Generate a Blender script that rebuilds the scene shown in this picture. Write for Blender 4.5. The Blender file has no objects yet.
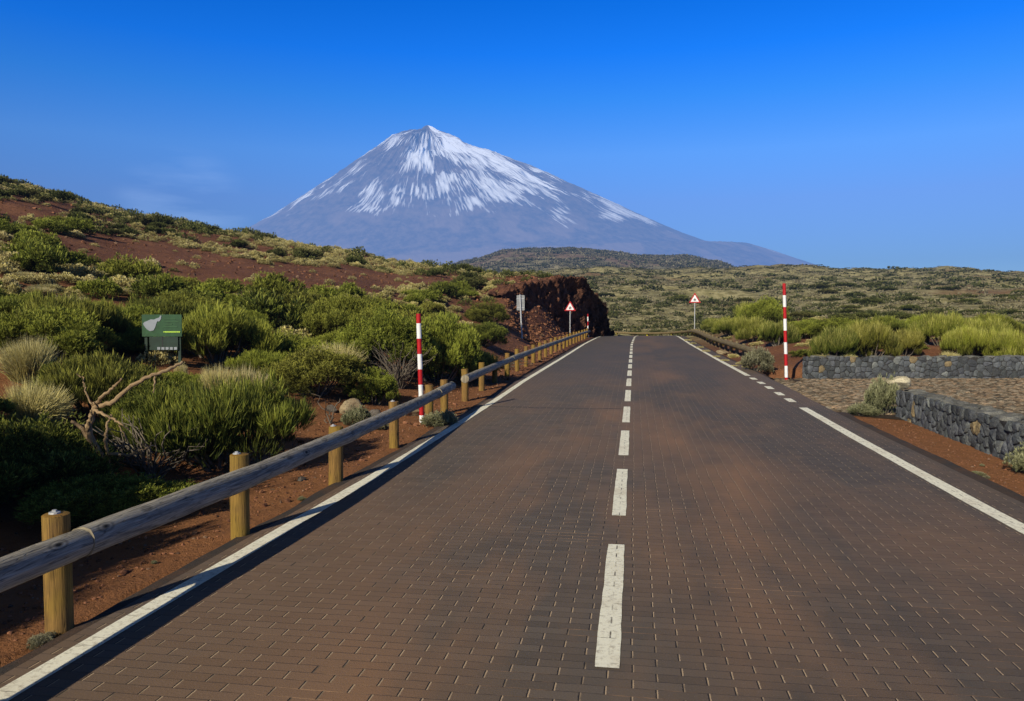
import bpy, math, random
import numpy as np
from mathutils import Vector, noise as mnoise

rng = np.random.default_rng(7)
random.seed(7)
C = bpy.context.scene.collection
PI = math.pi

# ------------------------------------------------------------------ camera frame
FPX, CX, CY, EYE = 780.0, 512.0, 350.5, 1.7
PSI = math.atan(122 / FPX)
PH = math.atan(28.5 / FPX)
Fv = np.array([-math.sin(PSI) * math.cos(PH), math.cos(PSI) * math.cos(PH), -math.sin(PH)])
Rv = np.array([math.cos(PSI), math.sin(PSI), 0.0])
Uv = np.cross(Rv, Fv)
HOR = 322.0


def W(px, d):
    """ground point at horizontal depth d on the bearing seen at column px"""
    fx, fy = -math.sin(PSI), math.cos(PSI)
    k = (px - CX) / FPX
    return np.array([d * (fx + k * Rv[0]), d * (fy + k * Rv[1])])


def project(x, y, z):
    x, y, z = np.broadcast_arrays(np.asarray(x, float), np.asarray(y, float), np.asarray(z, float))
    p = np.stack([x, y, z - EYE], -1)
    dep = p @ Fv
    dd = np.where(dep < 0.1, 0.1, dep)
    return CX + FPX * (p @ Rv) / dd, CY - FPX * (p @ Uv) / dd, dep


# ------------------------------------------------------------------ numpy noise
def _hash(ix, iy, seed):
    h = (ix.astype(np.int64) * 374761393 + iy.astype(np.int64) * 668265263 + seed * 1442695041) & 0xffffffff
    h = ((h ^ (h >> 13)) * 1274126177) & 0xffffffff
    return ((h ^ (h >> 16)) & 0xffffff) / float(0xffffff)


def vnoise(x, y, seed=0):
    ix, iy = np.floor(x), np.floor(y)
    fx, fy = x - ix, y - iy
    fx = fx * fx * (3 - 2 * fx)
    fy = fy * fy * (3 - 2 * fy)
    a, b = _hash(ix, iy, seed), _hash(ix + 1, iy, seed)
    c, d = _hash(ix, iy + 1, seed), _hash(ix + 1, iy + 1, seed)
    return (a * (1 - fx) + b * fx) * (1 - fy) + (c * (1 - fx) + d * fx) * fy


def fbm(x, y, o=4, seed=0, g=0.5):
    s, a, t = 0, 1.0, 0
    for i in range(o):
        s = s + a * (vnoise(x * 2 ** i + 17.3 * i, y * 2 ** i - 9.1 * i, seed + i) - 0.5)
        t += a
        a *= g
    return s / t * 2


# ------------------------------------------------------------------ mesh helpers
def mesh_np(name, V, Fc, mats, col=None, uv=None, smooth=False, midx=None, attr=None):
    """V (n,3); Fc (m,k) all faces same size, or a list of arrays of different k"""
    me = bpy.data.meshes.new(name)
    groups = Fc if isinstance(Fc, list) else [Fc]
    groups = [np.asarray(g, np.int32) for g in groups if len(g)]
    V = np.asarray(V, np.float32)
    me.vertices.add(len(V))
    me.vertices.foreach_set('co', V.ravel())
    loops = np.concatenate([g.ravel() for g in groups])
    sizes = np.concatenate([np.full(len(g), g.shape[1], np.int32) for g in groups])
    me.loops.add(len(loops))
    me.loops.foreach_set('vertex_index', loops)
    me.polygons.add(len(sizes))
    me.polygons.foreach_set('loop_start', np.concatenate([[0], np.cumsum(sizes)[:-1]]).astype(np.int32))
    if midx is not None:
        me.polygons.foreach_set('material_index', np.asarray(midx, np.int32))
    me.polygons.foreach_set('use_smooth', np.full(len(sizes), smooth))
    me.update(calc_edges=True)
    if col is not None:
        a = me.color_attributes.new('col', 'FLOAT_COLOR', 'POINT')
        c4 = np.ones((len(V), 4), np.float32)
        c4[:, :3] = col
        a.data.foreach_set('color', c4.ravel())
    if attr is not None:
        for k, v in attr.items():
            a = me.attributes.new(k, 'FLOAT_VECTOR', 'POINT')
            a.data.foreach_set('vector', np.asarray(v, np.float32).ravel())
    if uv is not None:
        u = me.uv_layers.new(name='UVMap')
        u.data.foreach_set('uv', np.asarray(uv, np.float32)[loops].ravel())
    for m in (mats if isinstance(mats, (list, tuple)) else [mats]):
        me.materials.append(m)
    me.validate()
    return me


def link(name, me, parent=None, loc=None):
    o = bpy.data.objects.new(name, me)
    C.objects.link(o)
    if parent is not None:
        o.parent = parent
    if loc is not None:
        o.location = loc
    return o


def empty(name, loc=(0, 0, 0), rz=0):
    o = bpy.data.objects.new(name, None)
    o.empty_display_size = 0.2
    C.objects.link(o)
    o.location = loc
    o.rotation_euler = (0, 0, rz)
    return o


def tag(o, label, cat, group=None, kind=None):
    o['label'] = label
    o['category'] = cat
    if group:
        o['group'] = group
    if kind:
        o['kind'] = kind
    return o


class MB:
    """collects pieces, then becomes ONE mesh"""
    def __init__(s):
        s.V, s.Q, s.T, s.uvs, s.cols, s.n = [], [], [], [], [], 0
        s.N = []

    def add(s, V, quads=None, tris=None, uv=None, col=(1, 1, 1), ngons=None):
        V = np.asarray(V, float)
        if quads is not None and len(quads):
            s.Q.append(np.asarray(quads) + s.n)
        if tris is not None and len(tris):
            s.T.append(np.asarray(tris) + s.n)
        if ngons is not None:
            for g in ngons:
                s.N.append(np.asarray([g]) + s.n)
        s.V.append(V)
        s.uvs.append(np.zeros((len(V), 2)) if uv is None else np.asarray(uv, float))
        c = np.asarray(col, float)
        s.cols.append(np.tile(c, (len(V), 1)) if c.ndim == 1 else c)
        s.n += len(V)
        return s

    def box(s, lo, hi, col=(1, 1, 1), bev=0.0):
        lo, hi = np.array(lo, float), np.array(hi, float)
        v = np.array([[x, y, z] for z in (0, 1) for y in (0, 1) for x in (0, 1)], float)
        V = lo + v * (hi - lo)
        s.add(V, quads=[[0, 2, 3, 1], [4, 5, 7, 6], [0, 1, 5, 4], [2, 6, 7, 3], [0, 4, 6, 2], [1, 3, 7, 5]], col=col)
        return s

    def tube(s, P, rad, n=10, cap=True, col=(1, 1, 1), jitter=0, uoff=0.0, capcol=None):
        P = np.asarray(P, float)
        rad = np.broadcast_to(np.asarray(rad, float), (len(P),))
        T = np.gradient(P, axis=0)
        T /= np.linalg.norm(T, axis=1)[:, None]
        ref = np.array([0, 0, 1.0]) if abs(T[0][2]) < .9 else np.array([1.0, 0, 0])
        ang = np.linspace(0, 2 * PI, n + 1)
        L = np.concatenate([[0], np.cumsum(np.linalg.norm(np.diff(P, axis=0), axis=1))]) + uoff
        V, uv = [], []
        for i, p in enumerate(P):
            a = np.cross(T[i], ref)
            a /= np.linalg.norm(a)
            b = np.cross(T[i], a)
            rr = rad[i] * (1 + (jitter * fbm(np.cos(ang) * 1.3 + L[i] * 2.0 + uoff * 7, np.sin(ang) * 1.3 + i * .3, 3, 5) if jitter else 0))
            rr = rr * np.ones(n + 1)
            rr[-1] = rr[0]
            V.append(p + np.outer(np.cos(ang) * rr, a) + np.outer(np.sin(ang) * rr, b))
            uv.append(np.stack([np.full(n + 1, L[i]), ang * rad[i] if False else ang * rad.mean()], 1))
        V = np.concatenate(V)
        uv = np.concatenate(uv)
        q = []
        m = n + 1
        for i in range(len(P) - 1):
            for j in range(n):
                q.append([i * m + j, i * m + j + 1, (i + 1) * m + j + 1, (i + 1) * m + j])
        s.add(V, quads=q, uv=uv, col=col)
        if cap:
            for i, flip in ((0, True), (len(P) - 1, False)):
                ring = V[i * m:i * m + n]
                # small bevel on the end cut
                c = ring.mean(0)
                off = T[i] * (-1 if i == 0 else 1) * rad[i] * .06
                r2 = c + (ring - c) * .9 + off
                VV = np.concatenate([ring, r2, [c + off]])
                qq = [[j, (j + 1) % n, n + (j + 1) % n, n + j] if not flip else [j, n + j, n + (j + 1) % n, (j + 1) % n] for j in range(n)]
                tt = [[n + j, n + (j + 1) % n, 2 * n] if not flip else [n + (j + 1) % n, n + j, 2 * n] for j in range(n)]
                s.add(VV, quads=qq, tris=tt, uv=(VV[:, :2] - c[:2]) * 1.0 + 50, col=capcol if capcol is not None else col)
        return s

    def arrays(s):
        return np.concatenate(s.V), s

    def mesh(s, name, mats, smooth=False):
        V = np.concatenate(s.V)
        groups = []
        if s.Q:
            groups.append(np.concatenate(s.Q))
        if s.T:
            groups.append(np.concatenate(s.T))
        byk = {}
        for g in s.N:
            byk.setdefault(g.shape[1], []).append(g)
        for k in byk:
            groups.append(np.concatenate(byk[k]))
        return mesh_np(name, V, groups, mats, col=np.concatenate(s.cols), uv=np.concatenate(s.uvs), smooth=smooth)

    def build(s, name, mats, parent=None, smooth=False, loc=None):
        return link(name, s.mesh(name, mats, smooth), parent, loc)


# ------------------------------------------------------------------ material helpers
SUN_AZ = math.radians(200)      # shadows run forward and a little to the right
SUN_EL = math.radians(27)
HAZE = (0.155, 0.325, 0.76, 1)
HAZE_L = 9500.0


class NT:
    def __init__(s, name):
        s.m = bpy.data.materials.new(name)
        s.m.use_nodes = True
        s.t = s.m.node_tree
        s.t.nodes.clear()

    def n(s, typ, **kw):
        nd = s.t.nodes.new(typ)
        for k, v in kw.items():
            if k.startswith('_'):
                setattr(nd, k[1:], v)
            else:
                key = int(k[1:]) if (k[0] == 'i' and k[1:].isdigit()) else k.replace('__', ' ')
                nd.inputs[key].default_value = v
        return nd

    def l(s, a, b):
        s.t.links.new(a, b)

    def val(s, sock, v):
        if isinstance(v, bpy.types.NodeSocket):
            s.l(v, sock)
        else:
            sock.default_value = v

    def math(s, op, a, b=0.0, c=None, clamp=False):
        nd = s.n('ShaderNodeMath', _operation=op, _use_clamp=clamp)
        s.val(nd.inputs[0], a)
        s.val(nd.inputs[1], b)
        if c is not None:
            s.val(nd.inputs[2], c)
        return nd.outputs[0]

    def mix(s, f, a, b, blend='MIX'):
        nd = s.n('ShaderNodeMix', _data_type='RGBA', _blend_type=blend)
        s.val(nd.inputs[0], f)
        for i, v in ((6, a), (7, b)):
            if isinstance(v, tuple) and len(v) == 3:
                v = (*v, 1)
            s.val(nd.inputs[i], v)
        return nd.outputs[2]

    def noise(s, vec, scale, detail=4, rough=.55, dist=0.0, out=0):
        nd = s.n('ShaderNodeTexNoise', Scale=scale, Detail=detail, Roughness=rough, Distortion=dist)
        s.l(vec, nd.inputs['Vector'])
        return nd.outputs[out]

    def ramp(s, f, stops, interp='LINEAR'):
        nd = s.n('ShaderNodeValToRGB')
        cr = nd.color_ramp
        cr.interpolation = interp
        while len(cr.elements) < len(stops):
            cr.elements.new(0.5)
        for e, (p, c) in zip(cr.elements, stops):
            e.position = p
            e.color = (c, c, c, 1) if isinstance(c, (int, float)) else ((*c, 1) if len(c) == 3 else c)
        s.l(f, nd.inputs[0])
        return nd.outputs[0]

    def pos(s):
        return s.n('ShaderNodeNewGeometry').outputs['Position']

    def obj(s):
        return s.n('ShaderNodeTexCoord').outputs['Object']

    def uv(s):
        return s.n('ShaderNodeTexCoord').outputs['UV']

    def scale(s, vec, sc):
        nd = s.n('ShaderNodeMapping')
        nd.inputs['Scale'].default_value = sc
        s.l(vec, nd.inputs['Vector'])
        return nd.outputs[0]

    def col(s):
        return s.n('ShaderNodeAttribute', _attribute_name='col').outputs['Color']

    def bump(s, h, strength=.5, dist=.02):
        nd = s.n('ShaderNodeBump', Strength=strength, Distance=dist)
        s.l(h, nd.inputs['Height'])
        return nd.outputs[0]

    def bsdf(s, color, rough=.9, normal=None, spec=.3, metal=0.0):
        b = s.n('ShaderNodeBsdfPrincipled')
        s.val(b.inputs['Base Color'], (*color, 1) if isinstance(color, tuple) and len(color) == 3 else color)
        s.val(b.inputs['Roughness'], rough)
        b.inputs['Specular IOR Level'].default_value = spec
        s.val(b.inputs['Metallic'], metal)
        if normal is not None:
            s.l(normal, b.inputs['Normal'])
        return b.outputs[0]

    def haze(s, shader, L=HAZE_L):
        """aerial perspective: airlight mixed into the material as emission, growing with distance"""
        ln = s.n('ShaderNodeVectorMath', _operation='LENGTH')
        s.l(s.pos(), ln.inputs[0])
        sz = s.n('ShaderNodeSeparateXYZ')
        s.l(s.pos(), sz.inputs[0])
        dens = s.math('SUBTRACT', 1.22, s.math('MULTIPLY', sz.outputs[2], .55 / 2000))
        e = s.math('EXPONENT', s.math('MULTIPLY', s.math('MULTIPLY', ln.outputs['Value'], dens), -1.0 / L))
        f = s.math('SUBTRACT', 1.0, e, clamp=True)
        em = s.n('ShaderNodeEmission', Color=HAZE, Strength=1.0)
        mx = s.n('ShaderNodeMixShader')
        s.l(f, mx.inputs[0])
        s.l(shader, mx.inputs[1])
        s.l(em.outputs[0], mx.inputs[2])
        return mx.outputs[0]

    def out(s, shader):
        o = s.n('ShaderNodeOutputMaterial')
        s.l(shader, o.inputs['Surface'])
        return s.m


def mat_soil():
    t = NT('volcanic_soil')
    p = t.pos()
    n1 = t.noise(p, 0.35, 5)
    n2 = t.noise(p, 6.0, 6, .7)
    n3 = t.noise(p, 38.0, 4, .75)
    red = t.mix(t.ramp(n1, [(.3, 0), (.7, 1)]), (.140, .060, .036), (.255, .118, .064))
    red = t.mix(t.ramp(n2, [(.42, 0), (.68, .8)]), red, (.065, .030, .020))
    red = t.mix(t.ramp(n3, [(.56, 0), (.74, .6)]), red, (.30, .150, .080))
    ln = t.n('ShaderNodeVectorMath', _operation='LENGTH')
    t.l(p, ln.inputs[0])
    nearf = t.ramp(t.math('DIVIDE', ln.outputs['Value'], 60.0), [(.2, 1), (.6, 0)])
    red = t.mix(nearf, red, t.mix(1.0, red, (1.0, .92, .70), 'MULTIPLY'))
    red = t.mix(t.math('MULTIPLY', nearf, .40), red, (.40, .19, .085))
    # plain: straw and olive ground
    n4 = t.noise(p, 0.11, 6, .65)
    n5 = t.noise(p, 0.6, 4, .7)
    st = t.mix(t.ramp(n4, [(.36, 0), (.62, 1)]), (.24, .215, .095), (.14, .125, .055))
    st = t.mix(t.ramp(n5, [(.45, 0), (.62, .8)]), st, (.44, .39, .21))
    st = t.mix(t.ramp(t.noise(p, .022, 4, .6), [(.56, 0), (.68, .8)]), st, (.17, .095, .050))
    c = t.mix(t.n('ShaderNodeSeparateColor').outputs[0], red, st)
    # mask from vertex colour (r = plain, g = far hill)
    sep = [x for x in t.t.nodes if x.bl_idname == 'ShaderNodeSeparateColor'][0]
    t.l(t.col(), sep.inputs[0])
    far = t.mix(t.ramp(t.noise(p, .035, 5, .7), [(.4, 0), (.6, 1)]), (.13, .125, .075), (.25, .22, .13))
    far = t.mix(t.ramp(t.noise(p, .09, 5, .85), [(.5, 0), (.56, .85)]), far, (.04, .05, .028))
    far = t.mix(t.ramp(t.noise(p, .008, 3, .6), [(.52, 0), (.62, .7)]), far, (.19, .12, .085))
    c = t.mix(sep.outputs[1], c, far)
    # darker rocky rubble (b)
    c = t.mix(sep.outputs[2], c, t.mix(t.ramp(n2, [(.4, 0), (.6, 1)]), (.055, .026, .018), (.15, .06, .035)))
    h = t.math('ADD', t.math('MULTIPLY', n2, .8), t.math('MULTIPLY', n3, .5))
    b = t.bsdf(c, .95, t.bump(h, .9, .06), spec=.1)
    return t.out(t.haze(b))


def mat_road():
    t = NT('paved_road')
    uv = t.uv()
    sp = t.n('ShaderNodeSeparateXYZ')
    t.l(uv, sp.inputs[0])
    u, v = sp.outputs[0], sp.outputs[1]
    p = t.pos()
    BW, BH = .235, .082
    wob = t.math('MULTIPLY', t.math('SUBTRACT', t.noise(p, 2.2, 2), .5), .018)
    vv = t.math('DIVIDE', t.math('ADD', v, wob), BH)
    row = t.math('FLOOR', vv)
    par = t.math('MULTIPLY', t.math('MODULO', t.math('ADD', row, 2000), 2.0), .5)
    wn = t.n('ShaderNodeTexWhiteNoise', _noise_dimensions='1D')
    t.l(row, wn.inputs['W'])
    jit = t.math('MULTIPLY', t.math('SUBTRACT', wn.outputs[0], .5), .05)
    uu = t.math('ADD', t.math('ADD', t.math('DIVIDE', u, BW), par), jit)
    fu = t.math('FRACT', uu)
    fv = t.math('FRACT', vv)
    du = t.math('MULTIPLY', t.math('MINIMUM', fu, t.math('SUBTRACT', 1, fu)), BW)
    dv = t.math('MULTIPLY', t.math('MINIMUM', fv, t.math('SUBTRACT', 1, fv)), BH)
    grit = t.noise(p, 60, 3, .7)
    wide = t.math('MULTIPLY', grit, .0105)
    ju = t.math('LESS_THAN', du, t.math('ADD', wide, .0012))         # joints along the road
    jv = t.math('LESS_THAN', dv, t.math('MULTIPLY', wide, .62))      # joints across
    # one value for each brick
    cb = t.n('ShaderNodeCombineXYZ')
    t.l(t.math('FLOOR', uu), cb.inputs[0])
    t.l(row, cb.inputs[1])
    w2 = t.n('ShaderNodeTexWhiteNoise', _noise_dimensions='2D')
    t.l(cb.outputs[0], w2.inputs['Vector'])
    st = t.scale(p, (1.0, .30, 1))
    stain = t.ramp(t.noise(st, .42, 5, .6), [(.44, 0), (.60, 1)])
    stain2 = t.ramp(t.noise(t.scale(p, (1.3, .2, 1)), 1.3, 5, .65), [(.45, 0), (.7, 1)])
    base = t.mix(w2.outputs[0], (.112, .089, .068), (.158, .126, .098))
    base = t.mix(t.ramp(t.math('ADD', t.math('MULTIPLY', u, .25), .5), [(.5, 0), (.62, .30)]), base, (.050, .044, .040))
    band = t.math('ADD', t.math('EXPONENT', t.math('MULTIPLY', t.math('POWER', t.math('DIVIDE', t.math('ADD', u, .85), .75), 2), -1)),
                  t.math('EXPONENT', t.math('MULTIPLY', t.math('POWER', t.math('DIVIDE', t.math('SUBTRACT', u, .95), .6), 2), -1)))
    stain = t.math('MULTIPLY', stain, t.math('ADD', t.math('MULTIPLY', band, .75), .45), clamp=True)
    base = t.mix(t.math('MULTIPLY', stain, .9), base, (.310, .172, .090))
    base = t.mix(t.math('MULTIPLY', stain2, .45), base, (.215, .135, .080))
    # dust worn away towards the far end: greyer asphalt
    sy = t.n('ShaderNodeSeparateXYZ')
    t.l(p, sy.inputs[0])
    farf = t.ramp(t.math('DIVIDE', sy.outputs[1], 60.0), [(.22, 0), (.42, 1)])
    lf = t.math('LESS_THAN', sy.outputs[0], -.1)
    farm = t.math('MULTIPLY', farf, t.math('ADD', t.math('MULTIPLY', lf, .4), .45))
    base = t.mix(farm, base, (.098, .088, .080))
    base = t.mix(t.ramp(t.noise(p, 140, 3, .8), [(.35, .35), (.7, 0)]), base, (.03, .026, .024))
    base = t.mix(t.ramp(t.noise(p, 90, 2, .8), [(.62, 0), (.74, .6)]), base, (.26, .21, .165))
    cy = t.math('ABSOLUTE', t.math('SUBTRACT', t.math('ADD', v, t.math('MULTIPLY', t.noise(p, .9, 3), .5)), 15.0))
    seam = t.math('MULTIPLY', t.math('LESS_THAN', cy, .05), t.math('LESS_THAN', u, -.2))
    base = t.mix(t.math('MULTIPLY', seam, .75), base, (.03, .026, .024))
    # joint fill: sand in places, dark gaps; lengthwise joints get one side painted as shadow
    sandp = t.noise(p, 1.1, 4, .7)
    sidem = t.math('LESS_THAN', fu, .5)
    juc = t.mix(t.math('MULTIPLY', sidem, t.ramp(t.noise(p, 3, 3, .6), [(.34, .25), (.52, 1)])), (.022, .018, .015), (.45, .33, .21))
    jvc = t.mix(t.ramp(sandp, [(.52, 0), (.66, 1)]), (.040, .030, .026), (.40, .24, .13))
    fadej = t.ramp(t.math('DIVIDE', sy.outputs[1], 60.0), [(.25, 1), (.55, .3)])
    c = t.mix(t.math('MULTIPLY', jv, t.ramp(sandp, [(.38, .30), (.62, .95)])), base, jvc)
    c = t.mix(t.math('MULTIPLY', ju, fadej), c, juc)
    jm = t.math('MAXIMUM', ju, jv)
    h = t.math('ADD', t.math('MULTIPLY', jm, -1.0), t.math('ADD', t.math('MULTIPLY', w2.outputs[0], .5), t.math('MULTIPLY', grit, .5)))
    b = t.bsdf(c, .78, t.bump(h, .55, .006), spec=.35)
    return t.out(b)


def mat_verge():
    t = NT('asphalt_edge')
    p = t.pos()
    c = t.mix(t.ramp(t.noise(p, 3, 5, .7), [(.4, 0), (.65, 1)]), (.062, .054, .050), (.12, .072, .048))
    c = t.mix(t.ramp(t.noise(p, 80, 3, .8), [(.4, .5), (.65, 0)]), c, (.02, .018, .016))
    return t.out(t.bsdf(c, .9, t.bump(t.noise(p, 70, 4, .7), .8, .01), spec=.2))


def mat_paint():
    t = NT('white_road_paint')
    p = t.pos()
    uv = t.uv()
    n = t.noise(p, 26, 5, .8)
    c = t.mix(t.ramp(n, [(.50, 0), (.68, .8)]), (.88, .86, .71), (.34, .29, .22))
    c = t.mix(t.ramp(t.noise(p, 2.0, 3), [(.5, 0), (.75, .4)]), c, (.50, .40, .27))
    sp = t.n('ShaderNodeSeparateXYZ')
    t.l(uv, sp.inputs[0])
    fv = t.math('FRACT', t.math('DIVIDE', sp.outputs[1], .208))
    fu = t.math('ABSOLUTE', t.math('SUBTRACT', t.math('FRACT', t.math('DIVIDE', sp.outputs[0], .235)), .5))
    g1 = t.math('MULTIPLY', t.math('MULTIPLY', t.math('LESS_THAN', fv, .45), t.math('LESS_THAN', fu, .02)), t.ramp(t.noise(p, 5, 3), [(.42, .15), (.6, .9)]))
    g2 = t.math('LESS_THAN', t.math('FRACT', t.math('DIVIDE', sp.outputs[1], .104)), .06)
    g = t.math('MAXIMUM', g1, t.math('MULTIPLY', g2, t.ramp(t.noise(p, 9, 3), [(.5, 0), (.6, .7)])))
    c = t.mix(g, c, (.10, .08, .06))
    return t.out(t.bsdf(c, .7, t.bump(n, .5, .004), spec=.3))


def mat_wood(name, a, b, dark, knots=True, rough=.85, green=None):
    t = NT(name)
    uv = t.uv()
    g = t.noise(t.scale(uv, (1.1, 15, 1)), 1.6, 6, .65, dist=2.2)
    g2 = t.noise(t.scale(uv, (2.2, 90, 1)), 1.5, 3, .7)
    big = t.noise(t.scale(t.pos(), (1, 1, 1)), 2.5, 3)
    c = t.mix(t.ramp(g, [(.36, 0), (.62, 1)]), a, b)
    if green:
        c = t.mix(t.ramp(big, [(.42, 0), (.6, .8)]), c, green)
    c = t.mix(t.ramp(g2, [(.30, .9), (.46, 0)]), c, dark)
    if knots:
        vo = t.n('ShaderNodeTexVoronoi', Scale=1.0)
        t.l(t.scale(uv, (3.0, 6.5, 1)), vo.inputs['Vector'])
        k = t.ramp(vo.outputs['Distance'], [(.05, 1), (.13, 0)])
        ring = t.ramp(vo.outputs['Distance'], [(.13, 0), (.18, .5), (.24, 0)])
        c = t.mix(t.math('MAXIMUM', k, ring), c, tuple(x * .45 for x in dark))
    crack = t.ramp(t.noise(t.scale(uv, (.7, 14, 1)), 2.2, 2, .5), [(.485, 0), (.5, 1), (.515, 0)])
    c = t.mix(t.math('MULTIPLY', crack, .6), c, dark)
    c = t.mix(1.0, c, t.col(), 'MULTIPLY')
    hh = t.math('SUBTRACT', g2, t.math('MULTIPLY', crack, .8))
    return t.out(t.bsdf(c, rough, t.bump(hh, .6, .008), spec=.25))


def mat_simple(name, color, rough=.6, var=.15, scale=8, metal=0.0, spec=.3, bump=.0, haze=False, usecol=False):
    t = NT(name)
    p = t.obj()
    n = t.noise(p, scale, 4, .65)
    dk = tuple(x * (1 - var * 2) for x in color)
    lt = tuple(min(1, x * (1 + var)) for x in color)
    c = t.mix(t.ramp(n, [(.3, 0), (.7, 1)]), dk, lt)
    if usecol:
        c = t.mix(1.0, c, t.col(), 'MULTIPLY')
    b = t.bsdf(c, rough, t.bump(t.noise(p, scale * 5, 4, .7), bump, .02) if bump else None, spec=spec, metal=metal)
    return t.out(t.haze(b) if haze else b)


def mat_rock(name, a, b, scale=3, bump=1.0, bd=.08, usecol=False):
    t = NT(name)
    p = t.pos()
    n = t.noise(p, scale, 6, .65)
    n2 = t.noise(p, scale * 7, 5, .7)
    c = t.mix(t.ramp(n, [(.35, 0), (.65, 1)]), a, b)
    c = t.mix(t.ramp(n2, [(.35, .7), (.55, 0)]), c, tuple(x * .4 for x in a))
    if usecol:
        c = t.mix(1.0, c, t.col(), 'MULTIPLY')
    h = t.math('ADD', n, t.math('MULTIPLY', n2, .5))
    return t.out(t.bsdf(c, .92, t.bump(h, bump, bd), spec=.2))


def mat_leaf(name, dark, light, tip, trans=.25, haze=True, rough=.6):
    """colour from the vertex colour (r = mix, g = tip, b = painted shade) varied from plant to plant"""
    t = NT(name)
    sep = t.n('ShaderNodeSeparateColor')
    t.l(t.col(), sep.inputs[0])
    oi = t.n('ShaderNodeObjectInfo')
    big = t.noise(t.pos(), .35, 2)
    f = t.math('ADD', t.math('MULTIPLY', sep.outputs[0], .75), t.math('MULTIPLY', t.math('SUBTRACT', oi.outputs['Random'], .5), .7))
    f = t.math('ADD', f, t.math('MULTIPLY', t.math('SUBTRACT', big, .5), .7), clamp=True)
    c = t.mix(f, dark, light)
    dry = t.ramp(t.math('FRACT', t.math('MULTIPLY', oi.outputs['Random'], 7.31)), [(.55, 0), (.95, .55)])
    c = t.mix(dry, c, t.mix(f, tuple(x * .8 for x in (dark[1], dark[1] * .8, dark[2])), tuple((light[0] * 1.1, light[0] * .9, light[2] * 1.6))))
    c = t.mix(sep.outputs[1], c, tip)
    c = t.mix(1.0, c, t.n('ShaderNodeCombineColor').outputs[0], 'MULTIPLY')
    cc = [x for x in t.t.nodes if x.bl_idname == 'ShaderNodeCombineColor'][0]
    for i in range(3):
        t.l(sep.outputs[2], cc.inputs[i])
    d = t.bsdf(c, rough, spec=.15)
    tr = t.n('ShaderNodeBsdfTranslucent')
    t.l(c, tr.inputs['Color'])
    mx = t.n('ShaderNodeMixShader', Fac=trans)
    t.l(d, mx.inputs[1])
    t.l(tr.outputs[0], mx.inputs[2])
    s = mx.outputs[0]
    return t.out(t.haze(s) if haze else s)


M = {}
M['soil'] = mat_soil()
M['road'] = mat_road()
M['edge'] = mat_verge()
M['paint'] = mat_paint()
M['post'] = mat_wood('post_wood', (.15, .088, .030), (.28, .165, .048), (.05, .030, .014), green=(.25, .165, .030))
M['rail'] = mat_wood('rail_wood', (.175, .160, .138), (.430, .395, .330), (.035, .033, .032))
M['brownrail'] = mat_wood('brown_rail_wood', (.15, .115, .06), (.24, .19, .10), (.05, .035, .02))
M['red'] = mat_simple('red_paint', (.42, .012, .016), .45, .12, 12)
M['white'] = mat_simple('white_paint', (.78, .78, .78), .45, .06, 12)
M['black'] = mat_simple('black_ink', (.02, .02, .025), .5)
M['steel'] = mat_simple('galvanised_steel', (.46, .47, .48), .5, .10, 20, metal=.3)
M['panelback'] = mat_simple('grey_sign_back', (.30, .31, .31), .55, .12, 9, metal=.3)
M['signgreen'] = mat_simple('green_enamel', (.020, .075, .028), .5, .2, 6)
M['signdark'] = mat_simple('dark_enamel', (.014, .035, .025), .5, .2, 6)
M['signgrey'] = mat_simple('pale_grey_enamel', (.25, .28, .31), .5, .08, 9)
M['lime'] = mat_simple('lime_enamel', (.35, .55, .06), .5, .08, 9)
M['yellow'] = mat_simple('yellow_reflector', (.85, .70, .02), .4, .05, 9)
M['basalt'] = mat_rock('basalt_stone', (.095, .105, .112), (.165, .178, .185), 9, .7, .03, usecol=True)
M['mortar'] = mat_rock('wall_core', (.030, .030, .030), (.07, .065, .06), 14, .6, .03)
M['cobble'] = mat_rock('cobble_stone', (.13, .112, .084), (.27, .235, .175), 9, .5, .02, usecol=True)
M['cobblegap'] = mat_rock('cobble_gap', (.030, .023, .017), (.075, .052, .036), 12, .5, .02)
M['cliff'] = mat_rock('lava_rock', (.045, .027, .022), (.145, .078, .048), .8, 1.0, .35, usecol=True)
M['boulder'] = mat_rock('tan_boulder', (.24, .18, .11), (.40, .33, .20), 5, .6, .03)
M['paleboulder'] = mat_rock('pale_boulder', (.42, .37, .25), (.66, .60, .42), 6, .6, .02)
M['darkrock'] = mat_rock('dark_rock', (.075, .065, .058), (.16, .14, .12), 7, .7, .03)
M['gravel'] = mat_rock('red_gravel', (.15, .065, .038), (.29, .135, .072), 6, .3, .01, usecol=True)
M['bark'] = mat_wood('pale_dead_wood', (.24, .16, .085), (.40, .29, .17), (.12, .08, .05), knots=False)
M['twig'] = mat_simple('grey_twig', (.16, .135, .105), .9, .2, 6)
M['broom'] = mat_leaf('broom_leaves', (.030, .052, .010), (.310, .360, .042), (.66, .66, .11), .14)
M['retama'] = mat_leaf('bright_broom_leaves', (.075, .115, .012), (.34, .38, .034), (.80, .72, .22), .25)
M['greybush'] = mat_leaf('grey_green_leaves', (.15, .17, .08), (.34, .35, .17), (.58, .56, .34), .2)
M['straw'] = mat_leaf('straw_blades', (.38, .32, .09), (.86, .74, .26), (.98, .90, .50), .35)
M['scrubhill'] = mat_leaf('hillside_scrub_leaves', (.026, .040, .011), (.125, .145, .030), (.30, .29, .08), .12)
M['scrubdark'] = mat_leaf('far_scrub_leaves', (.042, .056, .018), (.135, .150, .045), (.25, .24, .08), .15)
M['scrubpale'] = mat_leaf('far_pale_leaves', (.22, .20, .085), (.42, .38, .19), (.58, .54, .32), .2)

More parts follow.
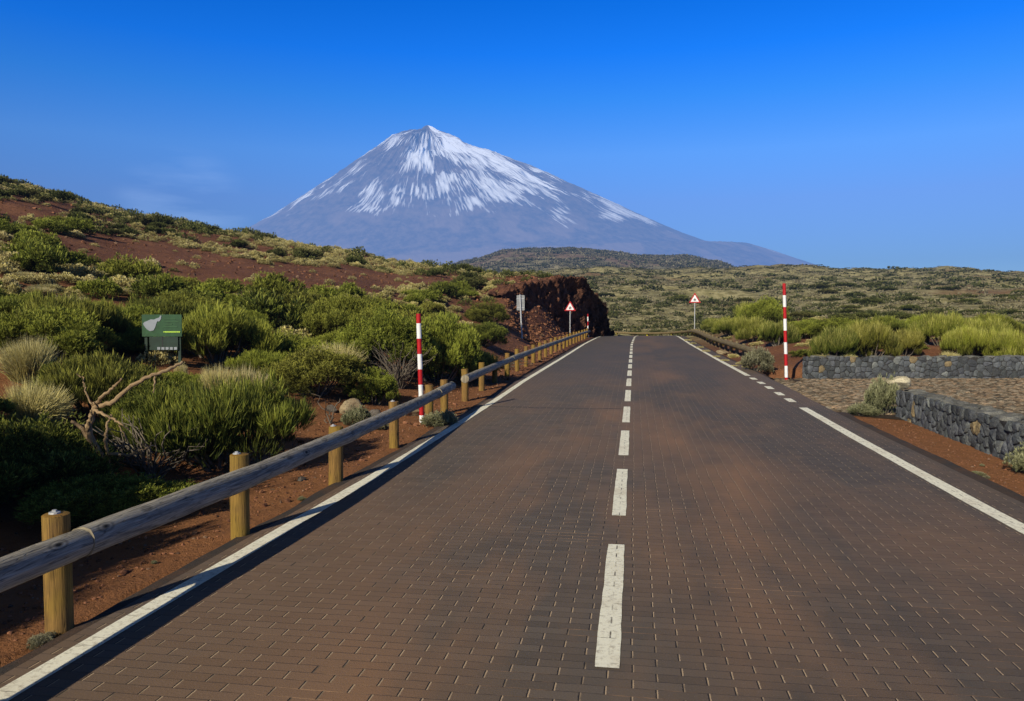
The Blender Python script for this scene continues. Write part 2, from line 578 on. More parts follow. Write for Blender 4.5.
# ------------------------------------------------------------------ road line
def centre_line():
    pts = [(0.15, -30.0)]
    y = -30.0
    while y < 66:
        y += 1.0
        x = .15 + np.interp(y, [0, 45, 58, 66], [0, 0, .15, .35])
        pts.append((float(x), y))
    x0, y0 = pts[-1]
    R_ = 19.0
    for k in range(1, 31):
        a = math.radians(k * 3.2)
        pts.append((x0 - R_ * (1 - math.cos(a)), y0 + R_ * math.sin(a)))
    a = math.radians(96)
    x, y = pts[-1]
    for k in range(40):
        x += -math.sin(a) * 1.5
        y += math.cos(a) * 1.5
        pts.append((x, y))
    return np.array(pts)


CL = centre_line()
CLs = np.concatenate([[0], np.cumsum(np.linalg.norm(np.diff(CL, axis=0), axis=1))]) - 30.0   # s = y on the straight


def road_z(s):
    return np.interp(s, [-30, 0, 8, 12, 16, 20, 25, 30, 40, 50, 58, 62, 68, 78, 90, 160],
                     [0, 0, 0, .03, .085, .165, .215, .26, .375, .49, .56, .565, .52, .15, -.5, -3])


CLt = np.gradient(CL, axis=0)
CLt /= np.linalg.norm(CLt, axis=1)[:, None]


def on_road(s, off):
    """point at arc length s, offset off to the right of the line x = 0 on the straight"""
    s = np.asarray(s, float)
    x = np.interp(s, CLs, CL[:, 0])
    y = np.interp(s, CLs, CL[:, 1])
    tx = np.interp(s, CLs, CLt[:, 0])
    ty = np.interp(s, CLs, CLt[:, 1])
    o = np.asarray(off, float) - .15
    return np.stack([x + ty * o, y - tx * o, road_z(s) + 0 * o], -1)


def road_dist(x, y):
    """signed offset from the centre line and arc length of the nearest point"""
    x = np.asarray(x, float)
    y = np.asarray(y, float)
    best = np.full(x.shape, 1e18)
    s = np.zeros(x.shape)
    off = np.zeros(x.shape)
    for i in range(0, len(CL) - 1):
        a, b = CL[i], CL[i + 1]
        ab = b - a
        L2 = ab @ ab
        t = np.clip(((x - a[0]) * ab[0] + (y - a[1]) * ab[1]) / L2, 0, 1)
        dx, dy = x - (a[0] + t * ab[0]), y - (a[1] + t * ab[1])
        d2 = dx * dx + dy * dy
        m = d2 < best
        best = np.where(m, d2, best)
        s = np.where(m, CLs[i] + t * math.sqrt(L2), s)
        off = np.where(m, np.sign(dx * ab[1] - dy * ab[0]) * np.sqrt(d2), off)
    return off + .15, s


def strip(name, s0, s1, o0, o1, mat, dz, ds=.5, parent=None, nu=1):
    n = max(2, int((s1 - s0) / ds) + 1)
    S = np.linspace(s0, s1, n)
    O = np.linspace(o0, o1, nu + 1)
    SS, OO = np.meshgrid(S, O, indexing='ij')
    if nu == 1:
        OO = OO + .007 * fbm(SS * 3.1 + o0 * 9, OO * 40, 4, 6)
    P = on_road(SS.ravel(), OO.ravel())
    P[:, 2] += dz
    m = nu + 1
    q = np.array([[i * m + j, i * m + j + 1, (i + 1) * m + j + 1, (i + 1) * m + j] for i in range(n - 1) for j in range(nu)])
    return link(name, mesh_np(name, P, q, mat, uv=np.stack([OO.ravel(), SS.ravel()], 1)), parent)


# ------------------------------------------------------------------ terrain table: column -> (depth, height)
def H(d, y):
    return EYE + (HOR - y) / FPX * d


TAB = {
    -900: [(6, .3), (12, 2.0), (25, 5), (60, 14), (100, 26), (140, 30), (300, 30), (1500, 40), (30000, 25)],
    -300: [(6, .1), (12, 1.5), (20, 3.4), (40, 9), (70, 17), (95, 25.5), (120, 27), (300, 22), (1500, 25), (30000, 25)],
    0: [(7, 0), (9, .25), (12, .85), (18, 2.0), (27, 4.1), (40, 7.3), (60, 12.0), (88, 17.6), (105, 18.4), (140, 16), (300, 10), (1500, 20), (30000, 25)],
    150: [(8, 0), (12, .45), (18, 1.4), (27, 3.0), (40, 5.4), (60, 8.8), (86, 13.6), (100, 14.2), (140, 11), (300, 8), (1500, 20), (30000, 25)],
    230: [(9, 0), (12, .25), (18, 1.0), (27, 2.5), (42, 5.0), (60, 7.7), (85, 11.9), (98, 12.3), (140, 9), (300, 8), (1500, 20), (30000, 25)],
    330: [(11, 0), (18, .55), (27, 1.8), (45, 4.5), (62, 6.8), (80, 9.3), (92, 9.6), (140, 6), (300, 8), (1500, 20), (30000, 25)],
    400: [(13, 0), (20, .5), (30, 1.6), (48, 3.9), (62, 5.9), (76, 7.6), (86, 7.8), (140, 4), (300, 8), (600, 20), (1000, H(1000, 279)), (1500, 25), (30000, 25)],
    480: [(16, .05), (25, .45), (35, 1.3), (45, 2.9), (55, 4.3), (70, 6.3), (80, 6.4), (130, 3.5), (300, 9), (450, H(450, 279)), (600, 27), (1000, H(1000, 258)), (1300, 40), (30000, 25)],
505: [(18, .1), (30, .45), (38, .9), (42, 2.0), (45, 2.9), (47.5, 3.6), (60, 5.0), (72, 6.1), (82, 6.0), (120, 3), (230, 12), (450, H(450, 275)), (600, 32), (1000, H(1000, 249.5)), (1300, 60), (30000, 25)],
    530: [(22, .2), (35, .45), (44, .9), (47, 1.6), (50, 2.4), (53, 4.0), (60, 5.1), (66, 5.7), (76, 5.6), (110, 2.6), (135, 4.5), (230, 12), (450, H(450, 274)), (600, 32), (1000, H(1000, 248.5)), (1300, 60), (30000, 25)],
    570: [(35, .4), (46, .5), (54, .8), (57, 1.35), (60, 4.3), (64, 4.9), (72, 4.9), (90, 2.0), (110, 3.0), (135, 5.2), (230, 12.5), (450, H(450, 271)), (600, 34), (1000, H(1000, 247.5)), (1300, 60), (30000, 25)],
    600: [(50, .5), (62, .6), (72, 1.2), (90, .9), (110, 3.0), (135, 5.4), (230, 12.6), (450, H(450, 270)), (600, 34), (1000, H(1000, 250)), (1300, 60), (30000, 25)],
    640: [(50, .45), (66, .5), (80, -.1), (95, .8), (110, 2.9), (135, 5.5), (230, 12.6), (450, H(450, 270)), (600, 34), (1000, H(1000, 255.5)), (1300, 60), (30000, 25)],
    685: [(50, .5), (66, .6), (80, .3), (95, 1.0), (110, 3.0), (135, 5.5), (230, 12.6), (450, H(450, 271.2)), (600, 35), (1000, H(1000, 256)), (1300, 50), (30000, 25)],
    720: [(30, .3), (50, .7), (70, 1.2), (95, 1.9), (135, 5.2), (230, 12.8), (450, H(450, 270.2)), (600, 35), (1000, H(1000, 262)), (1300, 40), (30000, 25)],
    760: [(24, .25), (36, .75), (50, 1.4), (70, 1.6), (95, 2.2), (135, 5.2), (230, 13.2), (450, H(450, 268.2)), (600, 34), (1000, 55), (1300, 40), (30000, 25)],
    800: [(22, .2), (30, .7), (42, 1.5), (60, 2.0), (95, 2.6), (135, 5.4), (230, 13.4), (450, H(450, 267.2)), (600, 34), (1500, 40), (30000, 25)],
    850: [(23, .15), (27, .6), (40, 1.3), (60, 1.9), (95, 3.0), (135, 6.0), (230, 13.4), (430, H(430, 271.7)), (600, 30), (1500, 40), (30000, 25)],
    905: [(24, .15), (27, .6), (40, 1.3), (60, 1.9), (95, 3.2), (135, 6.2), (230, 13.6), (400, H(400, 269.7)), (600, 28), (1500, 30), (30000, 25)],
    960: [(24, .15), (27, .6), (40, 1.3), (60, 1.9), (95, 3.2), (135, 6.0), (230, 13.6), (400, H(400, 270.7)), (600, 28), (1500, 30), (30000, 25)],
    1024: [(25, .15), (28, .6), (40, 1.3), (60, 1.9), (95, 3.2), (135, 6.0), (230, 13.4), (400, H(400, 275.2)), (600, 24), (1500, 30), (30000, 25)],
    1500: [(30, .15), (40, 1.0), (60, 1.9), (95, 3.2), (230, 12), (400, 20), (1500, 25), (30000, 25)],
}
_lr = np.linspace(math.log(3), math.log(30000), 900)
_az, _tb = [], []
for px in sorted(TAB):
    az = math.atan((px - CX) / FPX)
    rows = TAB[px]
    lg = [math.log(d / math.cos(az)) for d, z in rows]
    z = np.interp(_lr, lg, [z for d, z in rows])
    k = 4
    zz = np.convolve(np.pad(z, k, 'edge'), np.ones(2 * k + 1) / (2 * k + 1), 'same')[k:-k]
    _az.append(az)
    _tb.append(zz)
_az = np.array([-PI, -2.0] + _az + [1.6, PI])
_back = np.interp(_lr, [math.log(3), math.log(8), math.log(60), math.log(200), math.log(30000)], [0, 0, 2, 10, 25])
_lefts = np.interp(_lr, [math.log(3), math.log(4), math.log(20), math.log(100), math.log(30000)], [0, .1, 4, 15, 25])
_tb = np.array([_back, _lefts] + _tb + [_back * .6, _back])


def table_z(x, y):
    fx = -math.sin(PSI) * x + math.cos(PSI) * y
    rx = math.cos(PSI) * x + math.sin(PSI) * y
    az = np.arctan2(rx, fx)
    lr = np.log(np.maximum(np.hypot(x, y), 3.01))
    t = (lr - _lr[0]) / (_lr[1] - _lr[0])
    i = np.clip(t.astype(int), 0, len(_lr) - 2)
    ft = np.clip(t - i, 0, 1)
    j = np.clip(np.searchsorted(_az, az) - 1, 0, len(_az) - 2)
    fa = np.clip((az - _az[j]) / (_az[j + 1] - _az[j]), 0, 1)
    fa = fa * fa * (3 - 2 * fa) * .5 + fa * .5
    z0 = _tb[j, i] * (1 - ft) + _tb[j, i + 1] * ft
    z1 = _tb[j + 1, i] * (1 - ft) + _tb[j + 1, i + 1] * ft
    return z0 * (1 - fa) + z1 * fa


def sstep(a, b, x):
    t = np.clip((x - a) / (b - a), 0, 1)
    return t * t * (3 - 2 * t)


# cobbled lay-by on the right
def layby_mask(x, y):
    """1 inside the flat ground of the paved lay-by"""
    rx = math.cos(PSI) * x + math.sin(PSI) * y
    dp = -math.sin(PSI) * x + math.cos(PSI) * y
    return sstep(3.0, 4.0, x) * sstep(25.0, 22.6, dp) * sstep(21, 19, rx)


def ground(x, y, fine=True):
    x = np.asarray(x, float)
    y = np.asarray(y, float)
    z = table_z(x, y)
    r = np.hypot(x, y)
    amp = np.clip((r - 12) / 30, 0, 1)
    z = z + amp * (.55 * fbm(x * .07, y * .07, 3, 3) * np.clip(r / 60, .3, 5) + .12 * fbm(x * .35, y * .35, 3, 11))
    z = z + .045 * fbm(x * 1.1, y * 1.1, 4, 21) + (.02 * fbm(x * 5, y * 5, 3, 31) if fine else 0)
    off, s = road_dist(x, y)
    rz = road_z(s)
    lay = layby_mask(x, y)
    z = z * (1 - lay) + (-.03 + .0 * x) * lay
    # shoulder level with the road, then the land
    e = np.abs(off - .15)
    wl = sstep(3.2, np.where(off < 0, 6.5, 6.0), e)
    bed = rz - .045 + .02 * fbm(x * 1.7, y * 1.7, 3, 41) - .05 * sstep(3.3, 4.5, e) * (off < 0)
    z = bed * (1 - wl) + z * wl
    z = np.where(e < 3.35, np.minimum(z, rz - .05), z)
    z = np.where((lay > .3), np.minimum(z, np.interp(y, [0, 14, 23], [-.02, .0, .0]) - .02), z)
    return z


def gz(x, y):
    return float(ground(np.array([x]), np.array([y]))[0])


# --- terrain sheet
def build_terrain():
    fine = np.linspace(math.radians(-42), math.radians(42), 620)
    l = np.linspace(-PI, math.radians(-42), 60)[:-1]
    r_ = np.linspace(math.radians(42), PI, 60)[1:]
    az = np.concatenate([l, fine, r_])
    lr = np.concatenate([np.linspace(math.log(.6), math.log(3), 20)[:-1], np.linspace(math.log(3), math.log(130), 400)[:-1],
                         np.linspace(math.log(130), math.log(1400), 150)[:-1], np.linspace(math.log(1400), math.log(30000), 30)])
    A, L = np.meshgrid(az, lr, indexing='ij')
    Rr = np.exp(L)
    x = Rr * (-math.sin(PSI) * np.cos(A) + math.cos(PSI) * np.sin(A))
    y = Rr * (math.cos(PSI) * np.cos(A) + math.sin(PSI) * np.sin(A))
    z = ground(x.ravel(), y.ravel()).reshape(x.shape)
    na, nr = x.shape
    V = np.stack([x.ravel(), y.ravel(), z.ravel()], 1)
    ii = np.arange(na - 1)[:, None] * nr + np.arange(nr - 1)[None, :]
    q = np.stack([ii, ii + nr, ii + nr + 1, ii + 1], -1).reshape(-1, 4)
    V = np.concatenate([V, [[0, 0, float(z[:, 0].mean())]]])
    c = len(V) - 1
    t = np.stack([np.full(na - 1, c), np.arange(1, na) * nr, np.arange(na - 1) * nr], 1)
    # close the seam at the back
    seam = np.stack([(na - 1) * nr + np.arange(nr - 1), np.arange(nr - 1), np.arange(nr - 1) + 1, (na - 1) * nr + np.arange(nr - 1) + 1], 1)
    X, Y = V[:, 0], V[:, 1]
    px, py, dep = project(X, Y, V[:, 2])
    r = np.hypot(X, Y)
    leftish = 1 - sstep(590, 612, px)
    plain = np.where(px < 600, sstep(88, 104, r), sstep(52, 75, r)) * (dep > 0)
    plain = np.clip(plain + .5 * sstep(34, 60, r) * (px > 620), 0, 1)
    n = fbm(X * .05, Y * .05, 3, 77)
    far = sstep(520, 680, r)
    rub = sstep(2.4, .5, np.abs(px - 545) / 22) * sstep(40, 46, dep) * (1 - sstep(60, 64, dep)) * (px > 470)
    col = np.stack([np.clip(plain, 0, 1), far, np.clip(rub, 0, 1)], 1)
    me = mesh_np('ground', V, [np.concatenate([q, seam]), t], M['soil'], col=col, smooth=True)
    o = link('ground', me)
    o['kind'] = 'structure'


build_terrain()

# --- road surface and paint
ro = strip('road', -12, 128, -3.0, 3.62, M['road'], 0.0, .6, nu=8)
ro['kind'] = 'structure'
# ragged asphalt edges beside the paving
def edge_strip(name, o_in, o_out, s0, s1, seed):
    S = np.arange(s0, s1, .12)
    V, uv = [], []
    jit = .035 * fbm(S * 1.5, S * 0 + seed, 4, seed) + .03 * fbm(S * .3, S * 0, 2, seed + 3)
    sg = 1 if o_out > o_in else -1
    a = on_road(S, np.full(len(S), o_in))
    b = on_road(S, o_out + jit)
    c = on_road(S, o_out + jit + sg * .05)
    a[:, 2] += -.004
    b[:, 2] += -.008
    c[:, 2] -= .075
    n = len(S)
    V = np.concatenate([a, b, c])
    q = [[i, i + 1, n + i + 1, n + i] if sg < 0 else [i, n + i, n + i + 1, i + 1] for i in range(n - 1)] + \
        [[n + i, n + i + 1, 2 * n + i + 1, 2 * n + i] if sg < 0 else [n + i, 2 * n + i, 2 * n + i + 1, n + i + 1] for i in range(n - 1)]
    o = link(name, mesh_np(name, V, np.array(q), M['edge'], smooth=False))
    o['kind'] = 'structure'


edge_strip('road_edge', -2.99, -3.10, -12, 128, 3)
edge_strip('road_edge', 3.61, 3.78, -12, 15.0, 9)
edge_strip('road_edge', 3.61, 3.72, 22.0, 128, 14)
PZ = .004
for (a, b, o0, o1) in [(-12, 120, -2.89, -2.76), (-12, 15.4, 3.09, 3.25), (22.6, 120, 3.09, 3.24)]:
    st = strip('edge_line', a, b, o0, o1, M['paint'], PZ, .08)
    st['kind'] = 'structure'
for s in (16.3, 17.5, 18.8, 20.0, 21.3):
    st = strip('edge_line_dash', s, s + .62, 3.09, 3.24, M['paint'], PZ, .2)
    st['kind'] = 'structure'
s = 3.80 - 3 * 3.05
while s < 118:
    st = strip('centre_line_dash', s, s + 2.15, -.185, -.062, M['paint'], PZ, .06)
    st['kind'] = 'structure'
    s += 3.05

# ------------------------------------------------------------------ volcano
def build_volcano():
    D = 8000.0
    c = W(428, D)
    m = D / FPX
    L = np.array([(0, 127.2), (4, 129), (9, 133.4), (19, 135), (30, 137), (44, 142.5), (58, 152), (88, 172), (128, 196), (170, 222), (230, 252), (300, 280), (380, 305), (520, 325)], float)
    Rg = np.array([(0, 127.2), (5, 129), (12, 133.5), (27, 141), (52, 152), (92, 165), (132, 182), (172, 200), (212, 219), (252, 237), (277, 246), (300, 251), (317, 249), (337, 255), (362, 264), (420, 285), (520, 315)], float)
    nt, nr = 2200, 330
    th = np.linspace(0, 2 * PI, nt, endpoint=False)
    rr = np.concatenate([np.linspace(0, 60, 110), np.linspace(60, 520, nr - 109)[1:]])
    nr = len(rr)
    T, Rr = np.meshgrid(th, rr, indexing='ij')
    hl = (HOR - np.interp(rr, L[:, 0] * .905, L[:, 1])) * m
    hr = (HOR - np.interp(rr, Rg[:, 0], Rg[:, 1])) * m
    w = (1 + np.cos(T)) / 2
    h = hl[None, :] * (1 - w) + hr[None, :] * w
    env = np.clip(Rr / 40, 0, 1)
    cx, sx = np.cos(T), np.sin(T)
    # gullies: noise that is fine around the cone and long down it
    K = 26
    g = np.zeros_like(h)
    for o_, (kk, am) in enumerate([(9, 30), (22, 26), (52, 17), (120, 9)]):
        g += am * (1 - 2 * np.abs(vnoise(T / (2 * PI) * kk * 3 + fbm(Rr * .02, T * 2, 2, 5) * 1.2 + 40, Rr * .018 * (1 + o_ * .9), 50 + o_) - .5) * 2)
    dx, dy = Rr * cx, Rr * sx * .62
    g += 26 * fbm(dx * .06, dy * .06, 5, 60)
    # the summit shows on a jagged outline
    damp = np.clip(1 - .75 * np.clip(np.abs(cx) - .8, 0, 1) / .2, .25, 1)
    h = h + (g - 18) * env * damp * np.clip(1.15 - Rr / 230, .12, 1)
    h = h + 5 * fbm(dx * .5, dy * .5, 3, 61) * np.clip(Rr / 6, 0, 1)
    # local x axis along the camera's right, so the two flanks are seen in profile
    X = c[0] + m * (dx * Rv[0] - dy * Rv[1])
    Y = c[1] + m * (dx * Rv[1] + dy * Rv[0])
    V = np.stack([X.ravel(), Y.ravel(), h.ravel() + EYE], 1)
    ii = np.arange(nt)[:, None] * nr + np.arange(nr - 1)[None, :]
    jj = ((np.arange(nt) + 1) % nt)[:, None] * nr + np.arange(nr - 1)[None, :]
    q = np.stack([ii, ii + 1, jj + 1, jj], -1).reshape(-1, 4)
    # snow amount at each point
    hp = h / m                                     # height in image-like units above eye (0..194)
    fr = -sx                                       # 1 = facing us
    st = fbm(T * 62 + fbm(Rr * .03, T * 3, 2, 9) * 1.2, Rr * .045, 4, 70)
    st2 = fbm(T * 150, Rr * .075, 3, 80)
    pch = fbm(dx * .035, dy * .035, 4, 90)
    right = sstep(-.15, .35, cx)
    line = 116 - 12 * sstep(-.2, .8, cx) + 8 * sstep(.0, -.9, cx) + 14 * fbm(T * 9, T * 0, 3, 44)
    base = np.where(hp < line, (hp - line) / 30, (hp - line) / 150)
    bright = np.exp(-((np.arctan2(sx, cx) + .95) / .42) ** 2) * np.exp(-((Rr - 62) / 32) ** 2)
    pl = fbm(T * 7 + .6 * fbm(Rr * .03, T * 2, 2, 13), Rr * .022, 3, 95)
    snow = base + .70 * st + .95 * st2 + 1.5 * pch + 1.0 * pl + 1.1 * bright + .10 - .25 * np.exp(-((Rr - 18) / 16) ** 2) * (cx < .2)
    snow = np.minimum(snow, 2)
    summit = np.exp(-(Rr / 15) ** 2)
    snow = snow - summit * (1.6 * (cx < .35) - .8 * (cx >= .35)) 
    col = np.stack([np.clip(snow * .9 + .1, 0, 1).ravel(), np.clip(.5 + pch.ravel(), 0, 1), np.clip(hp.ravel() / 194, 0, 1)], 1)
    t = NT('volcano_slope')
    sep = t.n('ShaderNodeSeparateColor')
    t.l(t.col(), sep.inputs[0])
    n = t.noise(t.pos(), .012, 5, .7)
    rock = t.mix(t.ramp(n, [(.4, 0), (.62, 1)]), (.075, .066, .066), (.150, .120, .105))
    low = t.ramp(sep.outputs[1], [(.42, 0), (.62, 1)])
    lowm = t.math('MULTIPLY', low, t.ramp(sep.outputs[2], [(.38, 1), (.55, 0)]))
    rock = t.mix(lowm, rock, (.19, .145, .12))
    f = t.ramp(sep.outputs[0], [(.20, 0), (.50, .5), (.95, .95)])
    cc = t.mix(f, rock, (.80, .83, .88))
    b = t.bsdf(cc, .9, t.bump(n, .5, 12), spec=.1)
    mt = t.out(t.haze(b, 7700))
    o = link('volcano', mesh_np('volcano', V, q, mt, col=col, smooth=True))
    o['kind'] = 'structure'


build_volcano()


def far_hill():
    D = 5000.0
    c = W(1050, D)
    m = D / FPX
    n = 90
    g = np.linspace(-1, 1, n)
    X, Y = np.meshgrid(g, g, indexing='ij')
    r = np.hypot(X, Y)
    h = np.clip(1 - r, 0, 1) ** .8 * (62 * m) * (1 + .15 * fbm(X * 3, Y * 3, 4, 3)) + 0
    h = np.minimum(h, 60 * m * .95) - 2
    wx = X * 60 * m
    wy = Y * 60 * m
    V = np.stack([(c[0] + wx).ravel(), (c[1] + wy).ravel(), (h + 20).ravel()], 1)
    q = np.array([[i * n + j, (i + 1) * n + j, (i + 1) * n + j + 1, i * n + j + 1] for i in range(n - 1) for j in range(n - 1)])
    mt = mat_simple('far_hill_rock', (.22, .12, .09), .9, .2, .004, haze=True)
    o = link('distant_hill', mesh_np('distant_hill', V, q, mt, smooth=True))
    o['kind'] = 'structure'


far_hill()

# ------------------------------------------------------------------ guardrails
def rail_wire(P, r, name, mat, parent, n=14, seed=0.0):
    mb = MB()
    mb.tube(P, r, n=n, jitter=.10, uoff=seed, col=(1, 1, 1), capcol=(.8, .75, .62))
    return mb.build(name, mat, parent, smooth=True)


def post_mb(x, y, z0, z1, r, near):
    mb = MB()
    n = 18 if near else 10
    tilt = random.uniform(-.012, .012)
    zs = np.linspace(z0, z1, 7)
    P = np.stack([x + tilt * (zs - z0), y + tilt * .5 * (zs - z0), zs], 1)
    mb.tube(P, r * np.interp(zs, [z0, z1], [1.0, .98]), n=n, jitter=.07, uoff=random.uniform(0, 9), capcol=(1.05, .95, .75))
    return mb


def guardrail(name, label, posts, rail_x, rail_z, mats, rpost=.073, rrail=.083, hpost=.66, side=1, ext=(0.3, 0.3), bolts=6, group='wooden guardrails along the road edges'):
    """posts: list of (x, y); the rail lies on the side of the posts facing the road"""
    x0, y0 = posts[0]
    root = empty(name, (x0, y0, gz(x0, y0)))
    tag(root, label, 'guardrail', group)
    ox, oy, oz = root.location
    pts = []
    for i, (x, y) in enumerate(posts):
        z = gz(x, y)
        d = math.hypot(x, y)
        pr = rpost * random.uniform(.93, 1.07)
        hh = hpost * random.uniform(.95, 1.05)
        p = post_mb(x - ox, y - oy, z - .35 - oz, z + hh - oz, pr, d < 14).build('post', mats[0], root, smooth=False)
        for pl in p.data.polygons:
            pl.use_smooth = True
        p.data.set_sharp_from_angle(angle=math.radians(40))
        if d < 12:
            b = MB()
            b.tube([(x - ox - .02, y - oy, z + hh - oz - .002), (x - ox - .02, y - oy, z + hh - oz + .012)], [.032, .030], n=12, col=(1, 1, 1))
            b.tube([(x - ox - .02, y - oy, z + hh - oz + .01), (x - ox - .02, y - oy, z + hh - oz + .024)], [.014, .013], n=6)
            b.build('bolt', M['steel'], p)
        pts.append((x, y, z))
    # direction and rail path
    A = np.array(pts)
    T = np.gradient(A[:, :2], axis=0) if len(A) > 1 else np.array([[0, 1.0]])
    T /= np.linalg.norm(T, axis=1)[:, None]
    nx = np.stack([T[:, 1], -T[:, 0]], 1) * side
    path = np.concatenate([A[:, :2] + nx * (rpost + rrail * .82), (A[:, 2] + rail_z)[:, None]], 1)
    path[:, 2] = np.convolve(np.pad(path[:, 2], 2, 'edge'), np.ones(5) / 5, 'valid')
    e0 = path[0] - np.append(T[0], 0) * ext[0]
    e1 = path[-1] + np.append(T[-1], 0) * ext[1]
    path = np.concatenate([[e0], path, [e1]])
    return root, path, A


def rail_parts(root, path, mat, r, per, seed=0):
    """rails: logs butted end to end over the posts"""
    off = np.array(root.location)
    i = 0
    n = len(path) - 1
    while i < n:
        j = min(n, i + per)
        seg = path[i:j + 1]
        L = np.concatenate([[0], np.cumsum(np.linalg.norm(np.diff(seg, axis=0), axis=1))])
        t = np.arange(0.004, L[-1] - .004, .22)
        t = np.append(t, L[-1] - .004)
        P = np.stack([np.interp(t, L, seg[:, k]) for k in range(3)], 1)
        rr = r * np.interp(t, [0, L[-1]], [1.06, .94])
        rail_wire(P - off, rr, 'rail', mat, root, seed=seed + i * 3.7)
        i = j


YL = [-2.2, -.2, 1.9, 3.86, 5.80, 7.93, 10.30, 12.55, 14.05]
XL = [-3.16, -3.16, -3.15, -3.16, -3.12, -3.16, -3.25, -3.36, -3.46]
root, path, _ = guardrail('wooden_guardrail', 'near wooden guardrail of thick grey logs on yellowish posts, at the bottom left',
                          list(zip(XL, YL)), 0, .53, (M['post'],), side=1, ext=(.4, .0))
path[-1] = path[-2] - (path[-2] - path[-3]) * .02
rail_parts(root, path, M['rail'], .083, 4, 2)
YL2 = [16.0 + 2.05 * k for k in range(21)]
XL2 = [float(np.interp(y, [16, 20, 30, 45, 52, 60], [-3.50, -3.6, -3.65, -3.6, -3.5, -3.3])) for y in YL2]
root, path, _ = guardrail('wooden_guardrail', 'long wooden guardrail of grey logs running from the striped pole to the lava cliff',
                          list(zip(XL2, YL2)), 0, .50, (M['post'],), side=1, ext=(.75, .5), hpost=.68)
rail_parts(root, path, M['rail'], .082, 4, 5)

# right guardrail round the outside of the bend
S = np.concatenate([np.arange(28.0, 112, 2.1)])
PR = on_road(S, 4.35 + 0 * S)
root, path, A = guardrail('wooden_guardrail', 'brown wooden guardrail with yellow reflectors along the right edge of the road',
                          [(float(p[0]), float(p[1])) for p in PR], 0, .40, (M['brownrail'],), side=-1, ext=(2.8, .3), hpost=.56, rpost=.075)
path[0, 2] = gz(path[0, 0], path[0, 1]) + .02
path[1, 2] -= .03
rail_parts(root, path, M['brownrail'], .11, 60, 8)
for k in range(1, len(A), 2):
    x, y, z = A[k] - np.array(root.location)
    T = A[min(k + 1, len(A) - 1)] - A[k - 1]
    T /= np.linalg.norm(T)
    nrm = np.array([-T[1], T[0], 0])
    # small plate facing the traffic, on the road side of the post
    c_ = np.array([x, y, z + .33]) + nrm * .12 - T * .02
    side_ = nrm
    w_, h_ = .055, .09
    v = [c_ + side_ * a * w_ + np.array([0, 0, 1]) * b * h_ + T * e for e in (0, .015) for a, b in ((-1, -1), (1, -1), (1, 1), (-1, 1))]
    mb = MB().add(v, quads=[[0, 1, 2, 3], [7, 6, 5, 4], [0, 4, 5, 1], [1, 5, 6, 2], [2, 6, 7, 3], [3, 7, 4, 0]])
    mb.build('reflector', M['yellow'], root)

# ------------------------------------------------------------------ striped snow poles
def snow_pole(label, x, y, h, seg, r, lean, n=14, redtop=True, z0=None):
    z = gz(x, y) if z0 is None else z0
    root = empty('striped_pole', (x, y, z))
    tag(root, label, 'marker pole', 'red and white striped marker poles')
    k, top = 0, h
    while top > 0.001:
        lo = max(top - (seg * (.62 if k == 0 and h < 2 else 1)), -.05)
        if lo < .08:
            lo = -.15
        red = (k % 2 == 0) == redtop
        mb = MB()
        P = [(lean * (h - zz) * -1 + lean * h * 0, 0, zz) for zz in (lo, (lo + top) / 2, top)]
        P = [(lean * zz, 0, zz) for zz in (lo + .001, (lo + top) / 2, top - .001)]
        mb.tube(P, r, n=n)
        o = mb.build('band', M['red'] if red else M['white'], root, smooth=True)
        o.data.set_sharp_from_angle(angle=math.radians(40))
        o['label'] = ('red' if red else 'white') + ' painted band of the pole'
        top = lo
        k += 1
    return root


p = W(421.5, 13.3)
snow_pole('red and white striped pole rising behind the near wooden guardrail on the left', p[0], p[1], 1.86, .262, .041, -.028)
p = W(787, 22.9)
snow_pole('tall red and white striped pole on red soil just left of the low stone wall', p[0], p[1], 2.86, .345, .048, -.035, z0=-.03)
p = W(588, 57.0)
snow_pole('small distant red and white striped pole in front of the dark lava cliff', p[0], p[1], 1.75, .33, .045, -.01)

# ------------------------------------------------------------------ signs
def tri(cx, cz, s, up=True):
    hgt = s * .866
    return [(cx - s / 2, cz - hgt / 3), (cx + s / 2, cz - hgt / 3), (cx, cz + hgt * 2 / 3)]


def rounded(poly, r, n=5):
    out = []
    m = len(poly)
    for i in range(m):
        a, b, c = np.array(poly[i - 1]), np.array(poly[i]), np.array(poly[(i + 1) % m])
        u = (a - b) / np.linalg.norm(a - b)
        v = (c - b) / np.linalg.norm(c - b)
        p0, p1 = b + u * r, b + v * r
        for k in range(n + 1):
            t = k / n
            out.append((1 - t) ** 2 * p0 + 2 * t * (1 - t) * b + t * t * p1)
    return np.array(out)


def plate(poly, y0, y1):
    """extruded outline in the x-z plane"""
    poly = np.asarray(poly, float)
    n = len(poly)
    A = np.stack([poly[:, 0], np.full(n, y0), poly[:, 1]], 1)
    B = np.stack([poly[:, 0], np.full(n, y1), poly[:, 1]], 1)
    mb = MB()
    mb.add(np.concatenate([A, B]), quads=[[i, n + i, n + (i + 1) % n, (i + 1) % n] for i in range(n)],
           ngons=[list(range(n)), list(range(2 * n - 1, n - 1, -1))])
    return mb


